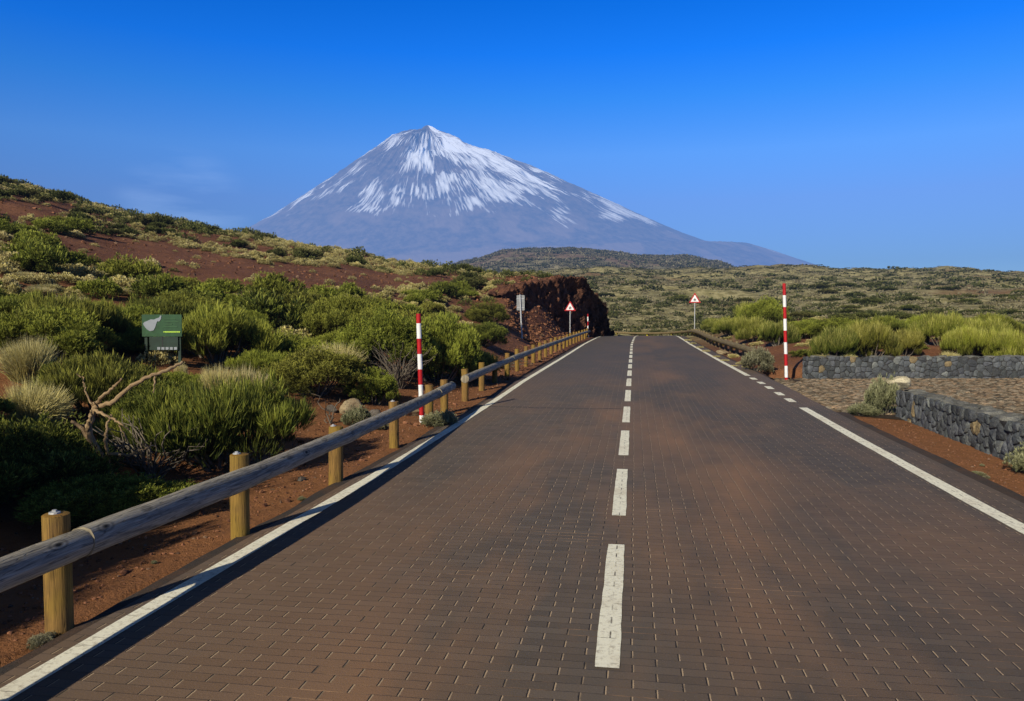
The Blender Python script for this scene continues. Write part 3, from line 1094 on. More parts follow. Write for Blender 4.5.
def warning_sign(label, x, y, h, s, face):
    z = gz(x, y)
    root = empty('warning_sign', (x, y, z), face)
    tag(root, label, 'road sign', 'triangular warning signs')
    mb = MB().tube([(0, .05, -.3), (0, .05, h * .5), (0, .05, h - .1)], .035, n=12)
    mb.build('pole', M['steel'], root, smooth=True)
    cz = h - s * .577
    plate(rounded(tri(0, cz, s), .05), 0, .018).build('panel', M['red'], root).__setitem__('label', 'red border panel')
    w = plate(rounded(tri(0, cz, s * .70), .03), -.006, -.001).build('face', M['white'], root)
    mb = MB()
    for k in range(3):
        a = math.radians(30 + 60 * k)
        d = np.array([math.cos(a), math.sin(a)])
        e = np.array([-d[1], d[0]])
        L, t_ = s * .125, s * .018
        for sg in (1, -1):
            tip = d * L * sg
            quad = [e * t_ * -1, e * t_, tip + e * t_, tip - e * t_]
            zz = cz - s * .03
            P = [(q[0], -.009 - .001 * k, zz + q[1]) for q in quad]
            mb.add(P, quads=[[0, 1, 2, 3]])
            for br in (1, -1):
                b0 = d * L * .55 * sg
                bd = d * sg * .8 + e * br * .8
                b1 = b0 + bd * L * .35
                bn = np.array([-bd[1], bd[0]]) * t_ * .6
                P = [(q[0], -.012, zz + q[1]) for q in (b0 - bn, b0 + bn, b1 + bn, b1 - bn)]
                mb.add(P, quads=[[0, 1, 2, 3]])
    mb.build('snowflake_symbol', M['black'], w)
    return root


p = W(570, 53.5)
warning_sign('triangular red and white snowflake warning sign, left of the road before the lava cliff', p[0], p[1], 2.55, .80, math.radians(3))
p = W(694.5, 60)
warning_sign('triangular red and white snowflake warning sign, right of the road behind the brown guardrail', p[0], p[1], 3.35, .90, math.radians(-3))

p = W(521, 40)
z = gz(p[0], p[1])
root = empty('traffic_sign', (p[0], p[1], z), math.radians(12))
tag(root, 'grey rectangular sign seen from its back on a leaning pale post beside the scree slope', 'road sign')
MB().tube([(0.06, 0, -.3), (0.0, 0, 1.0), (-.05, 0, 2.2)], .04, n=12).build('pole', M['steel'], root, smooth=True)
plate(rounded([(-.22, 1.40), (.19, 1.40), (.19, 2.18), (-.22, 2.18)], .05), .05, .07).build('panel', M['panelback'], root)
MB().box((-.20, .035, 1.52), (.17, .049, 1.56)).box((-.20, .035, 1.98), (.17, .049, 2.02)).build('bracket', M['steel'], root)

# green information board among the bushes
def info_board():
    p = W(162, 14.6)
    z = gz(p[0], p[1])
    s = 14.6 / FPX
    zt = EYE + (HOR - 314.5) * s
    root = empty('information_board', (p[0], p[1], z), PSI + .05)
    tag(root, 'green information board with a pale island map half buried in the bushes', 'sign')
    h1 = zt - z
    hb = 22 * s
    wd = 39 * s
    for sx in (-wd * .42, wd * .42):
        MB().box((sx - .025, .03, -.3), (sx + .025, .07, h1 - .02)).build('leg', M['signdark'], root)
    b = MB().box((-wd / 2, 0, h1 - hb), (wd / 2, .025, h1)).build('panel', M['signgreen'], root)
    isl = np.array([(-.46, .58), (-.42, .66), (-.36, .70), (-.27, .78), (-.19, .77), (-.13, .82), (-.06, .86), (-.03, .96), (.0, .93), (-.02, .78), (-.06, .68), (-.10, .70),
                    (-.13, .60), (-.16, .42), (-.20, .28), (-.29, .24), (-.36, .32), (-.41, .42)])
    pl = plate(np.stack([isl[:, 0] * wd * 1.02, h1 - hb + isl[:, 1] * hb], 1)[::-1], -.008, -.002).build('island_map', M['signgrey'], b)
    MB().box((.04 * wd, -.008, h1 - hb * .82), (.46 * wd, -.002, h1 - hb * .76)).build('lime_stripe', M['lime'], b)
    mb = MB()
    for k, (a, l_) in enumerate([(.18, .30), (.30, .38), (.42, .22), (.54, .34)]):
        mb.box((.05 * wd, -.006, h1 - hb * (a + .035)), ((.05 + l_) * wd, -.002, h1 - hb * a))
    mb.build('pale_band', mat_simple('faded_green', (.035, .105, .04), .5), b)
    lo = MB().box((-wd * .32, .0, h1 - hb * 1.62), (wd * .40, .022, h1 - hb - .004)).build('lower_panel', M['signdark'], root)
    for k in range(5):
        x0 = (-.12 + k * .105) * wd
        MB().box((x0, -.008, h1 - hb * 1.60), (x0 + .075 * wd, -.002, h1 - hb * 1.48)).build('pictogram', M['signgrey'], lo)
    MB().box((.0, -.004, h1 - hb * 1.62), (.02 * wd, -.001, h1 - hb * 1.0)).build('divider', M['black'], lo)


info_board()

# ------------------------------------------------------------------ stone walls
def clip_poly(poly, nx, ny, c):
    out = []
    n = len(poly)
    for i in range(n):
        a, b = poly[i], poly[(i + 1) % n]
        da, db = a[0] * nx + a[1] * ny - c, b[0] * nx + b[1] * ny - c
        if da <= 0:
            out.append(a)
        if (da < 0 < db) or (db < 0 < da):
            t = da / (da - db)
            out.append((a[0] + (b[0] - a[0]) * t, a[1] + (b[1] - a[1]) * t))
    return out


def cells(w, h, cw, ch, jit, gap, rnd, merge=0.0):
    """irregular stones filling a w x h rectangle"""
    nx_, ny_ = max(1, int(w / cw)), max(1, int(h / ch))
    cw, ch = w / nx_, h / ny_
    pts = {}
    for i in range(-1, nx_ + 1):
        for j in range(-1, ny_ + 1):
            if merge and rnd.random() < merge:
                continue
            pts[(i, j)] = ((i + .5 + rnd.uniform(-jit, jit)) * cw, (j + .5 + rnd.uniform(-jit, jit)) * ch)
    res = []
    for (i, j), (x, y) in pts.items():
        if not (0 <= i < nx_ and 0 <= j < ny_):
            continue
        poly = [(max(0, x - 3 * cw), max(0, y - 3 * ch)), (min(w, x + 3 * cw), max(0, y - 3 * ch)), (min(w, x + 3 * cw), min(h, y + 3 * ch)), (max(0, x - 3 * cw), min(h, y + 3 * ch))]
        for di in (-2, -1, 0, 1, 2):
            for dj in (-2, -1, 0, 1, 2):
                q = pts.get((i + di, j + dj))
                if q is None or (di == 0 and dj == 0):
                    continue
                dx, dy = q[0] - x, q[1] - y
                L = math.hypot(dx, dy)
                dx /= L
                dy /= L
                poly = clip_poly(poly, dx, dy, x * dx + y * dy + L / 2 - gap / 2)
                if len(poly) < 3:
                    break
            if len(poly) < 3:
                break
        if len(poly) >= 3:
            # drop tiny edges
            pp = [poly[0]]
            for v in poly[1:]:
                if math.hypot(v[0] - pp[-1][0], v[1] - pp[-1][1]) > gap * .8:
                    pp.append(v)
            if len(pp) >= 3:
                res.append(np.array(pp))
    return res


def stone_skin(mb, polys, frame, depth, rnd, colf, bev=.13):
    """frame(u, v, w) -> world; each stone is a pillow with a bevelled rim and uneven face"""
    for P in polys:
        c = P.mean(0)
        n = len(P)
        d = depth * rnd.uniform(.55, 1.2)
        sz = np.sqrt(((P - c) ** 2).sum(1).mean())
        b = min(bev * sz, .03)
        # subdivide each edge once so corners look knocked off
        Q = []
        for i in range(n):
            a, e = P[i], P[(i + 1) % n]
            Q.append(a * .86 + (a * 0 + c) * .04 + e * .10)
            Q.append(a * .5 + e * .5 + (a + e - 2 * c) * .01)
            Q.append(a * .10 + e * .86 + c * .04)
        Q = np.array(Q)
        m = len(Q)
        I1 = Q + (c - Q) * (b / sz)
        tx, ty = rnd.uniform(-.15, .15), rnd.uniform(-.15, .15)
        dd = d + (I1[:, 0] - c[0]) * tx + (I1[:, 1] - c[1]) * ty + np.array([rnd.uniform(-.006, .006) for _ in range(m)])
        cc = I1 + (c - I1) * .5
        d2 = d + .010 + (cc[:, 0] - c[0]) * tx + (cc[:, 1] - c[1]) * ty + np.array([rnd.uniform(-.006, .006) for _ in range(m)])
        V = [frame(q[0], q[1], -.02) for q in Q] + [frame(q[0], q[1], d * .45) for q in Q] + \
            [frame(q[0], q[1], k) for q, k in zip(I1, dd)] + [frame(q[0], q[1], k) for q, k in zip(cc, d2)] + [frame(c[0], c[1], d + .012)]
        quads = []
        for r_ in range(3):
            for i in range(m):
                quads.append([r_ * m + i, r_ * m + (i + 1) % m, (r_ + 1) * m + (i + 1) % m, (r_ + 1) * m + i])
        tris = [[3 * m + i, 3 * m + (i + 1) % m, 4 * m] for i in range(m)]
        mb.add(V, quads=quads, tris=tris, col=colf(rnd))


def wall_col(rnd):
    k = rnd.random()
    if k < .05:
        return (1.9, 1.35, .72)
    if k < .13:
        return (1.45, 1.42, 1.3)
    g = rnd.uniform(.45, .98)
    return (g, g * rnd.uniform(.98, 1.02), g * rnd.uniform(.98, 1.06))


def stone_wall(label, a, b, z0, h, th, seed):
    """a, b: ends of the front face; the wall body extends to the left of a->b"""
    rnd = random.Random(seed)
    a, b = np.array(a, float), np.array(b, float)
    L = np.linalg.norm(b - a)
    t = (b - a) / L
    nrm = np.array([t[1], -t[0]])       # front side
    root = empty('stone_wall', (a[0], a[1], z0))
    tag(root, label, 'stone wall', 'low dry stone walls of the lay-by')

    def F(off):
        def fr(u, v, w):
            q = t * u + nrm * (w + off)
            return (q[0], q[1], v)
        return fr
    # core
    mb = MB()
    P = [t * .02, t * (L - .02), t * (L - .02) - nrm * th, t * .02 - nrm * th]
    mb.add([(q[0], q[1], zz) for zz in (-.3, h - .03) for q in P], quads=[[0, 1, 2, 3][::-1], [4, 5, 6, 7], [0, 1, 5, 4], [1, 2, 6, 5], [2, 3, 7, 6], [3, 0, 4, 7]])
    mb.build('core', M['mortar'], root)
    mb = MB()
    stone_skin(mb, [p - [0, .08] for p in cells(L, h + .08, .165, .13, .40, .009, rnd, .22)], F(.0), .020, rnd, wall_col)
    mb.build('face_stones', M['basalt'], root)
    # end faces
    mb = MB()
    for u0, sg in ((.0, -1), (L, 1)):
        def fr(u, v, w, u0=u0, sg=sg):
            q = t * (u0 + sg * (w - .01)) - nrm * (u if sg > 0 else th - u)
            return (q[0], q[1], v)
        stone_skin(mb, [p - [0, .08] for p in cells(th, h + .08, .15, .13, .38, .009, rnd)], fr, .020, rnd, wall_col)
    mb.build('end_stones', M['basalt'], root)
    mb = MB()

    def ft(u, v, w):
        q = t * u - nrm * v
        return (q[0], q[1], h - .035 + w)
    # coping: flat stones
    mbp = cells(L, th, .30, .20, .33, .02, rnd, .12)
    stone_skin(mb, mbp, ft, .035, rnd, lambda r: (lambda g: (g * 1.15, g * 1.05, g * .9))(r.uniform(.7, 1.3)))
    mb.build('top_stones', M['basalt'], root)
    # back face
    mb = MB()

    def fb(u, v, w):
        q = t * (L - u) - nrm * (th + w)
        return (q[0], q[1], v)
    stone_skin(mb, [p - [0, .08] for p in cells(L, h + .06, .30, .24, .33, .016, rnd)], fb, .03, rnd, wall_col)
    mb.build('rear_stones', M['basalt'], root)
    return root


A1, B1 = W(808, 23.2), W(1270, 24.0)
zb = 0.0
stone_wall('long low wall of dark grey stones across the back of the cobbled lay-by, bushes growing above it', A1, B1, zb, .67, .35, 3)
# near wall parallel to the road
stone_wall('low wall of dark grey stones parallel to the road, running out of the right side of the view', (4.72, 15.0), (4.42, 4.0), -.02, .50, .42, 8)

# cobbles
def cobbles():
    rnd = random.Random(11)
    mb = MB()
    # region in camera-aligned rectangle: depth 12..23, from the road edge to the right
    o = W(512, 12.0)
    ax = np.array([Rv[0], Rv[1]])
    ay = np.array([-math.sin(PSI), math.cos(PSI)])
    P = cells(17.5, 11.2, .19, .125, .36, .020, rnd)
    keep = []
    base = W(512, 12.2)
    for q in P:
        c = q.mean(0)
        w = base + ax * (c[0] + 4.2) + ay * c[1]
        x, y = w
        if x < 3.68 + .05 * math.sin(y * 3) or x > 19:
            continue
        if y < 15.15 and x < 5.2 and (x > 4.2 or y < 14.0):
            continue
        if x < 5.1 and y < 15.6 - (x - 3.7) * .5:
            continue
        if y > 23.0 and x < 4.9 and rnd.random() < .7:
            continue
        keep.append(q)

    def fr(u, v, w_):
        q = base + ax * (u + 4.2) + ay * v
        return (q[0], q[1], float(np.interp(q[1], [0, 14, 23], [-.02, .0, .0])) + w_ - .008)
    stone_skin(mb, keep, fr, .018, rnd, lambda r: (lambda g, k: (g * (1 + .25 * k), g, g * (1 - .15 * k)))(r.uniform(.35, 1.35), r.random()), bev=.35)
    o_ = mb.build('cobbled_pavement', M['cobble'])
    o_['kind'] = 'structure'
    # bedding
    g = MB()
    V = []
    q = []
    xs = np.linspace(3.62, 20, 12)
    ys = np.linspace(13.2, 24.5, 12)
    for y in ys:
        for x in xs:
            V.append((x if y > 15 else max(x, 5.0), y, float(np.interp(y, [0, 14, 23], [-.02, .0, .0])) - .012))
    for j in range(11):
        for i in range(11):
            q.append([j * 12 + i, j * 12 + i + 1, (j + 1) * 12 + i + 1, (j + 1) * 12 + i])
    g.add(V, quads=q)
    ob = g.build('cobble_bedding', M['cobblegap'])
    ob['kind'] = 'structure'


cobbles()

# ------------------------------------------------------------------ rocks
def ico(sub):
    bm = __import__('bmesh').new()
    __import__('bmesh').ops.create_icosphere(bm, subdivisions=sub, radius=1)
    V = np.array([v.co[:] for v in bm.verts])
    Fc = np.array([[v.index for v in f.verts] for f in bm.faces])
    bm.free()
    return V, Fc


ICO = {k: ico(k) for k in (1, 2, 3, 4, 5)}


def rock_mesh(name, mat, seed, sub=4, flat=.65, cuts=9, rough=.10):
    rnd = random.Random(seed)
    V, Fc = ICO[sub]
    V = V.copy()
    for _ in range(cuts):
        n = np.array([rnd.gauss(0, 1) for _ in range(3)])
        n /= np.linalg.norm(n)
        c = rnd.uniform(.55, .82)
        d = V @ n - c
        V = V - np.outer(np.clip(d, 0, None) * .92, n)
    out = []
    for v in V:
        k = mnoise.fractal(Vector(v * 1.8 + seed * 3.1), 1.0, 2.0, 4)
        out.append(v * (1 + rough * k))
    V = np.array(out)
    V[:, 2] *= flat
    return mesh_np(name, V, Fc, mat, col=np.ones((len(V), 3)), smooth=True)


def rock(label, px, d, w, h, mat, seed, z=None, depth=None, sink=.25, rz=0, group=None, cuts=9):
    p = W(px, d)
    me = rock_mesh('rock', mat, seed, 4, 1.0, cuts)
    V = np.array([v.co[:] for v in me.vertices])
    s = V.max(0) - V.min(0)
    o = link('rock', me)
    o.scale = (w / s[0], (depth or w * .8) / s[1], h / s[2])
    zz = gz(p[0], p[1]) if z is None else z
    o.location = (p[0], p[1], zz + h * (.5 - sink))
    o.rotation_euler = (0, 0, rz)
    me.set_sharp_from_angle(angle=math.radians(35))
    return tag(o, label, 'rock', group)


rock('rounded tan boulder beside the dome bush behind the near guardrail', 350, 13.6, .40, .36, M['boulder'], 4, rz=.3)
rock('flat topped grey-brown block of rock right of the tan boulder', 374, 13.4, .30, .30, M['darkrock'], 9, rz=.1, cuts=16)
rock('small dark rock left of the tan boulder', 331, 13.5, .20, .17, M['darkrock'], 12)
rock('sandy boulder behind the guardrail at the foot of the striped pole', 410, 14.2, .50, .30, M['boulder'], 15)
rock('pale yellowish boulder lying on the end of the near stone wall', 898, 14.3, .46, .26, M['paleboulder'], 21, z=.47, sink=.05)['label'] = 'pale yellow boulder lying on top of the near stone wall end'
rock('flat ochre rock at the foot of the back stone wall', 881, 22.6, .40, .17, M['boulder'], 23)
rock('small whitish rock at the foot of the grey-green bush left of the tall striped pole', 760, 23.3, .20, .17, M['boulder'], 25)
rock('low red-brown rock in the soil of the right verge', 983, 10.6, .09, .05, M['gravel'], 31)
rock('small stone on red soil near the post of the near guardrail', 300, 8.6, .10, .06, M['darkrock'], 33)
rock('ochre rock half buried in the red soil behind the brown guardrail', 722, 34, .55, .30, M['boulder'], 35)

# lava cliff
def cliff():
    """a cut face of lava rock: heightfield-like block displaced with noise"""
    nu, nv = 170, 90
    # plan line of the face, left to right, (px, depth, top height)
    K = [(502, 46.2, 3.3), (520, 49, 3.95), (540, 52, 4.35), (560, 55.5, 4.8), (575, 58, 5.0), (585, 60, 4.9), (590, 61.5, 4.3), (598, 63.5, 3.6), (604, 66, 3.0), (604, 71, 2.3), (598, 78, 1.2)]
    base = np.array([W(k[0], k[1]) for k in K])
    tops = np.array([k[2] for k in K])
    L = np.concatenate([[0], np.cumsum(np.linalg.norm(np.diff(base, axis=0), axis=1))])
    s = np.linspace(0, L[-1], nu)
    bx, by = np.interp(s, L, base[:, 0]), np.interp(s, L, base[:, 1])
    tz = np.interp(s, L, tops)
    tx, ty = np.gradient(bx), np.gradient(by)
    ln = np.hypot(tx, ty)
    nx, ny = ty / ln, -tx / ln       # outward (towards the road)
    V = []
    for i in range(nu):
        ph = s[i]
        for j in range(nv):
            v = j / (nv - 1)
            # profile: foot, near-vertical face, rounded top running back
            if v < .7:
                t = v / .7
                lean = .9 * (1 - t) ** 1.6
                zz = -1.0 + (tz[i] + 1.0) * t
            else:
                t = (v - .7) / .3
                lean = -3.6 * t ** 1.1
                zz = tz[i] + .15 * math.sin(t * PI) - 1.2 * t * t
            V.append([bx[i] + nx[i] * lean, by[i] + ny[i] * lean, zz])
    V = np.array(V)
    N = np.repeat(np.stack([nx, ny, np.zeros(nu)], 1), nv, 0)
    out = V.copy()
    for k in range(len(V)):
        p_ = Vector(V[k])
        a = mnoise.ridged_multi_fractal(p_ * .55, .9, 2.1, 5, 1.0, 2.0)
        b = mnoise.fractal(p_ * 1.7, .8, 2.0, 4)
        c = mnoise.voronoi(p_ * 1.1)[0][0]
        fr_ = min(1.0, .30 + .9 * max(0.0, (k // nv) / nu - .15))
        out[k] += N[k] * fr_ * (.45 * (a - 1.2) + .35 * b + .35 * (c - .3))
        out[k][2] += .25 * b + .16 * mnoise.fractal(p_ * 3.1, .8, 2.0, 2)
    ii = np.arange(nu - 1)[:, None] * nv + np.arange(nv - 1)[None, :]
    q = np.stack([ii, ii + nv, ii + nv + 1, ii + 1], -1).reshape(-1, 4)
    u_ = np.repeat(np.arange(nu) / nu, nv)
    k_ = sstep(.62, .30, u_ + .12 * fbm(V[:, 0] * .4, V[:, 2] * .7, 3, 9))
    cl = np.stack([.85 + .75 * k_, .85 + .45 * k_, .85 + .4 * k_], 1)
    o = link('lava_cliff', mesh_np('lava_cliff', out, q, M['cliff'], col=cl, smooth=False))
    tag(o, 'dark brown lava rock cliff where the hill is cut beside the road bend', 'cliff')


cliff()

# ------------------------------------------------------------------ vegetation meshes
def blades(base, direc, length, width, rnd, bend=.25, segs=1, r=None, g=None, b=None):
    """many narrow blades: kite-shaped (segs=1) or bent strips"""
    n = len(base)
    side = np.cross(direc, rnd.normal(size=(n, 3)))
    side /= np.linalg.norm(side, axis=1)[:, None] + 1e-9
    w = width[:, None] * side * .5
    if segs == 1:
        mid = base + direc * length[:, None] * .55
        tip = base + direc * length[:, None]
        V = np.stack([base, mid + w, tip, mid - w], 1).reshape(-1, 3)
        q = np.arange(4 * n).reshape(n, 4)
        k = np.array([.35, .9, 1.0, .9])
    else:
        down = np.array([0, 0, -1.0])
        rows = []
        for s_ in range(segs + 1):
            t = s_ / segs
            c = base + direc * (length * t)[:, None] + down * (bend * length * t * t)[:, None]
            ww = w * (1 - .92 * t)
            rows += [c - ww, c + ww]
        V = np.stack(rows, 1).reshape(-1, 3)
        m = 2 * (segs + 1)
        st = np.arange(n)[:, None] * m
        q = np.concatenate([st + np.array([[2 * i, 2 * i + 1, 2 * i + 3, 2 * i + 2]]) for i in range(segs)], 0)
        k = np.repeat(np.linspace(.35, 1, segs + 1), 2)
    m = len(k)
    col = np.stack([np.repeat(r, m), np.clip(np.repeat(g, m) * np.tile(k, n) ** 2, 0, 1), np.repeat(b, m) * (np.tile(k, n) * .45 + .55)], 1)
    return V, q, col


def clump_cloud(seed, nclump, R=1.0, Hh=.8, cr=(.28, .45)):
    """sub-dome centres for a lumpy crown"""
    rnd = np.random.default_rng(seed)
    cs = []
    for i in range(nclump):
        a = rnd.uniform(0, 2 * PI)
        rr = math.sqrt(rnd.uniform(0, 1)) * .80
        zmax = Hh * math.sqrt(max(0, 1 - (rr / .98) ** 2))
        z = zmax * rnd.uniform(.50, .86) if rnd.random() < .8 else zmax * rnd.uniform(.15, .5)
        c = rnd.uniform(*cr) * (1 - .35 * rr)
        cs.append((rr * R * math.cos(a), rr * R * math.sin(a), max(z, .10), c * R))
    return np.array(cs), rnd


def shrub_leaves(seed, nclump=20, tufts=110, per=9, L=(.05, .10), wd=.012, Hh=.8, up=.6, cr=(.26, .42), spread=.7, tipk=.6):
    cs, rnd = clump_cloud(seed, nclump, 1.0, Hh, cr)
    Bs, Ds, rs, gs, bs = [], [], [], [], []
    for (cx, cy, cz, c) in cs:
        n = tufts
        d = rnd.normal(size=(n, 3))
        d[:, 2] = np.abs(d[:, 2]) * .9 - .25
        d /= np.linalg.norm(d, axis=1)[:, None]
        rad = c * (1 - .35 * rnd.random(n) ** 1.5) * (1 + .18 * rnd.normal(size=n))
        P = np.array([cx, cy, cz]) + d * rad[:, None]
        P[:, 2] = np.where(P[:, 2] < .03, rnd.uniform(.03, .2, n), P[:, 2])
        cr_ = rnd.uniform(.1, .9)
        inner = rad / c
        for _ in range(per):
            dd = d * spread + np.array([0, 0, up]) + rnd.normal(size=(n, 3)) * .38
            dd /= np.linalg.norm(dd, axis=1)[:, None]
            Bs.append(P + rnd.normal(size=(n, 3)) * .012)
            Ds.append(dd)
            rs.append(np.clip(cr_ * .75 + .3 * rnd.random(n), 0, 1))
            gs.append(rnd.random(n) ** 1.5 * tipk * np.clip(d[:, 2] + .4, 0, 1))
            bs.append(np.clip(.18 + .82 * inner ** 2 * np.clip(.4 + P[:, 2] / Hh, 0, 1), .12, 1))  # leaves deep inside and low down darkened: crown shade painted in
    B, D = np.concatenate(Bs), np.concatenate(Ds)
    n = len(B)
    ln = rnd.uniform(L[0], L[1], n)
    return blades(B, D, ln, np.full(n, wd) * rnd.uniform(.7, 1.3, n), rnd, r=np.concatenate(rs), g=np.concatenate(gs), b=np.concatenate(bs)) + (cs,)


def stems_mb(cs, seed, count=16, r0=.03):
    rnd = random.Random(seed)
    mb = MB()
    idx = list(range(len(cs)))
    rnd.shuffle(idx)
    for k in idx[:count]:
        cx, cy, cz, c = cs[k]
        P = []
        bx, by = cx * .12, cy * .12
        for t in np.linspace(0, 1, 6):
            P.append((bx + (cx * .96 - bx) * t ** .8 + rnd.uniform(-.04, .04) * t, by + (cy * .96 - by) * t ** .8 + rnd.uniform(-.04, .04) * t, -.05 + (cz + c * .5) * t ** 1.25))
        mb.tube(P, np.linspace(r0, r0 * .25, 6) * rnd.uniform(.6, 1.1), n=5, cap=False)
    return mb


def straw_tuft(seed, n=1500, segs=3, wd=.010, comb=.25, Hh=.75):
    rnd = np.random.default_rng(seed)
    a = rnd.uniform(0, 2 * PI, n)
    rr = np.sqrt(rnd.random(n)) * .45
    base = np.stack([rr * np.cos(a), rr * np.sin(a), np.full(n, .0) + .10 * rnd.random(n)], 1)
    d = np.stack([np.cos(a) * rr * 1.7, np.sin(a) * rr * 1.7, np.full(n, 1.0)], 1) + rnd.normal(size=(n, 3)) * .22 + np.array([comb, 0, 0])
    d /= np.linalg.norm(d, axis=1)[:, None]
    ln = rnd.uniform(.55, 1.0, n) * Hh
    lum = np.clip(.68 + .25 * rnd.normal(size=n) + .4 * vnoise(a * 1.2, rr * 5, seed), 0, 1)
    return blades(base, d, ln, np.full(n, wd), rnd, bend=.30, segs=segs, r=lum, g=rnd.random(n) * .9, b=np.clip(.55 + .45 * rnd.random(n), 0, 1))


def clump_low(seed, n, Hh=.6, size=.22, straw=False):
    """few broad leaves for distant plants"""
    rnd = np.random.default_rng(seed)
    d = rnd.normal(size=(n, 3))
    d[:, 2] = np.abs(d[:, 2])
    d /= np.linalg.norm(d, axis=1)[:, None]
    lump = 1 + .28 * np.sin(d[:, 0] * 5 + seed) * np.cos(d[:, 1] * 5 + seed * 2)
    P = d * (lump * rnd.uniform(.7, 1.0, n))[:, None]
    P[:, 2] *= Hh
    D = d * .9 + np.array([0, 0, .35]) + rnd.normal(size=(n, 3)) * .45
    D /= np.linalg.norm(D, axis=1)[:, None]
    P = P - D * size * .4
    P[:, 2] = np.maximum(P[:, 2], .0)
    return blades(P, D, rnd.uniform(.7, 1.3, n) * size, rnd.uniform(.5, .9, n) * size, rnd, r=np.clip(.5 + .3 * rnd.normal(size=n), 0, 1), g=rnd.random(n) ** 2 * .8, b=np.clip(.45 + .6 * P[:, 2] / Hh, .3, 1))  # lower leaves carry painted shade


LEAF = {}
# near: dense sprigs; three shapes
def make(kind, key, data, mat, cs=None, stems=None):
    V, q, col = data[:3]
    me = mesh_np(kind, V, q, mat, col=col)
    st = None
    if len(data) > 3 and stems:
        st = stems_mb(data[3], 5, stems).mesh('branches', M['twig'], True)
    LEAF.setdefault(key, []).append((me, st))


for s_ in (1, 2, 3):
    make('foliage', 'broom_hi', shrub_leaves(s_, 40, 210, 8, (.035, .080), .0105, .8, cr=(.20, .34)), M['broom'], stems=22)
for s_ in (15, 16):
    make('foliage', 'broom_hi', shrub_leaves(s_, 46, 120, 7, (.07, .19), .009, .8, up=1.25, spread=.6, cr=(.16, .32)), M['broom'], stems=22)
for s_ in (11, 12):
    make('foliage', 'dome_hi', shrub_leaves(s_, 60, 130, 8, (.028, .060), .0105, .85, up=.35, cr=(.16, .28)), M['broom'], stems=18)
for s_ in (4, 5, 6):
    make('foliage', 'broom_mid', shrub_leaves(s_, 22, 60, 5, (.09, .18), .028, .72), M['broom'], stems=10)
for s_ in (7, 8, 9):
    make('foliage', 'broom_lo', shrub_leaves(s_, 18, 34, 4, (.12, .24), .05, .62), M['scrubhill'])
for s_ in (21, 22):
    make('foliage', 'retama_hi', shrub_leaves(s_, 34, 90, 7, (.14, .36), .011, .82, up=1.7, spread=.5, tipk=.9, cr=(.16, .34)), M['retama'], stems=14)
for s_ in (23, 24):
    make('foliage', 'grey_hi', shrub_leaves(s_, 30, 70, 7, (.06, .13), .022, .75, up=.5, tipk=1.0), M['greybush'], stems=12)
for s_ in (31, 32, 33):
    make('blades', 'straw_hi', straw_tuft(s_, 3600, 3, .017, [.1, .35, -.2][s_ - 31]), M['straw'])
for s_ in (34, 35, 36):
    make('blades', 'straw_lo', straw_tuft(s_, 520, 2, .035, .08, .62), M['straw'])

for s_ in (41, 42, 43):
    make('blades', 'tuss', clump_low(s_, 1500, .62, .13), M['straw'])
COUNT = {}


def plant(kind, key, x, y, w, h, label, cat, group=None, var=0, rz=None, parts=True, z=None, mat=None):
    me, st = LEAF[key][var % len(LEAF[key])]
    zz = (gz(x, y) - .03) if z is None else z
    if rz is None:
        rz = random.uniform(0, 2 * PI)
    if parts and st is not None:
        root = empty(kind, (x, y, zz), rz)
        root.scale = (w / 2, w / 2, h / .95)
        f = link('foliage', me, root)
        b = link('branches', st, root)
    else:
        root = link(kind, me)
        root.location = (x, y, zz)
        root.rotation_euler = (0, 0, rz)
        root.scale = (w / 2, w / 2, h / .95)
    tag(root, label, cat, group)
    return root


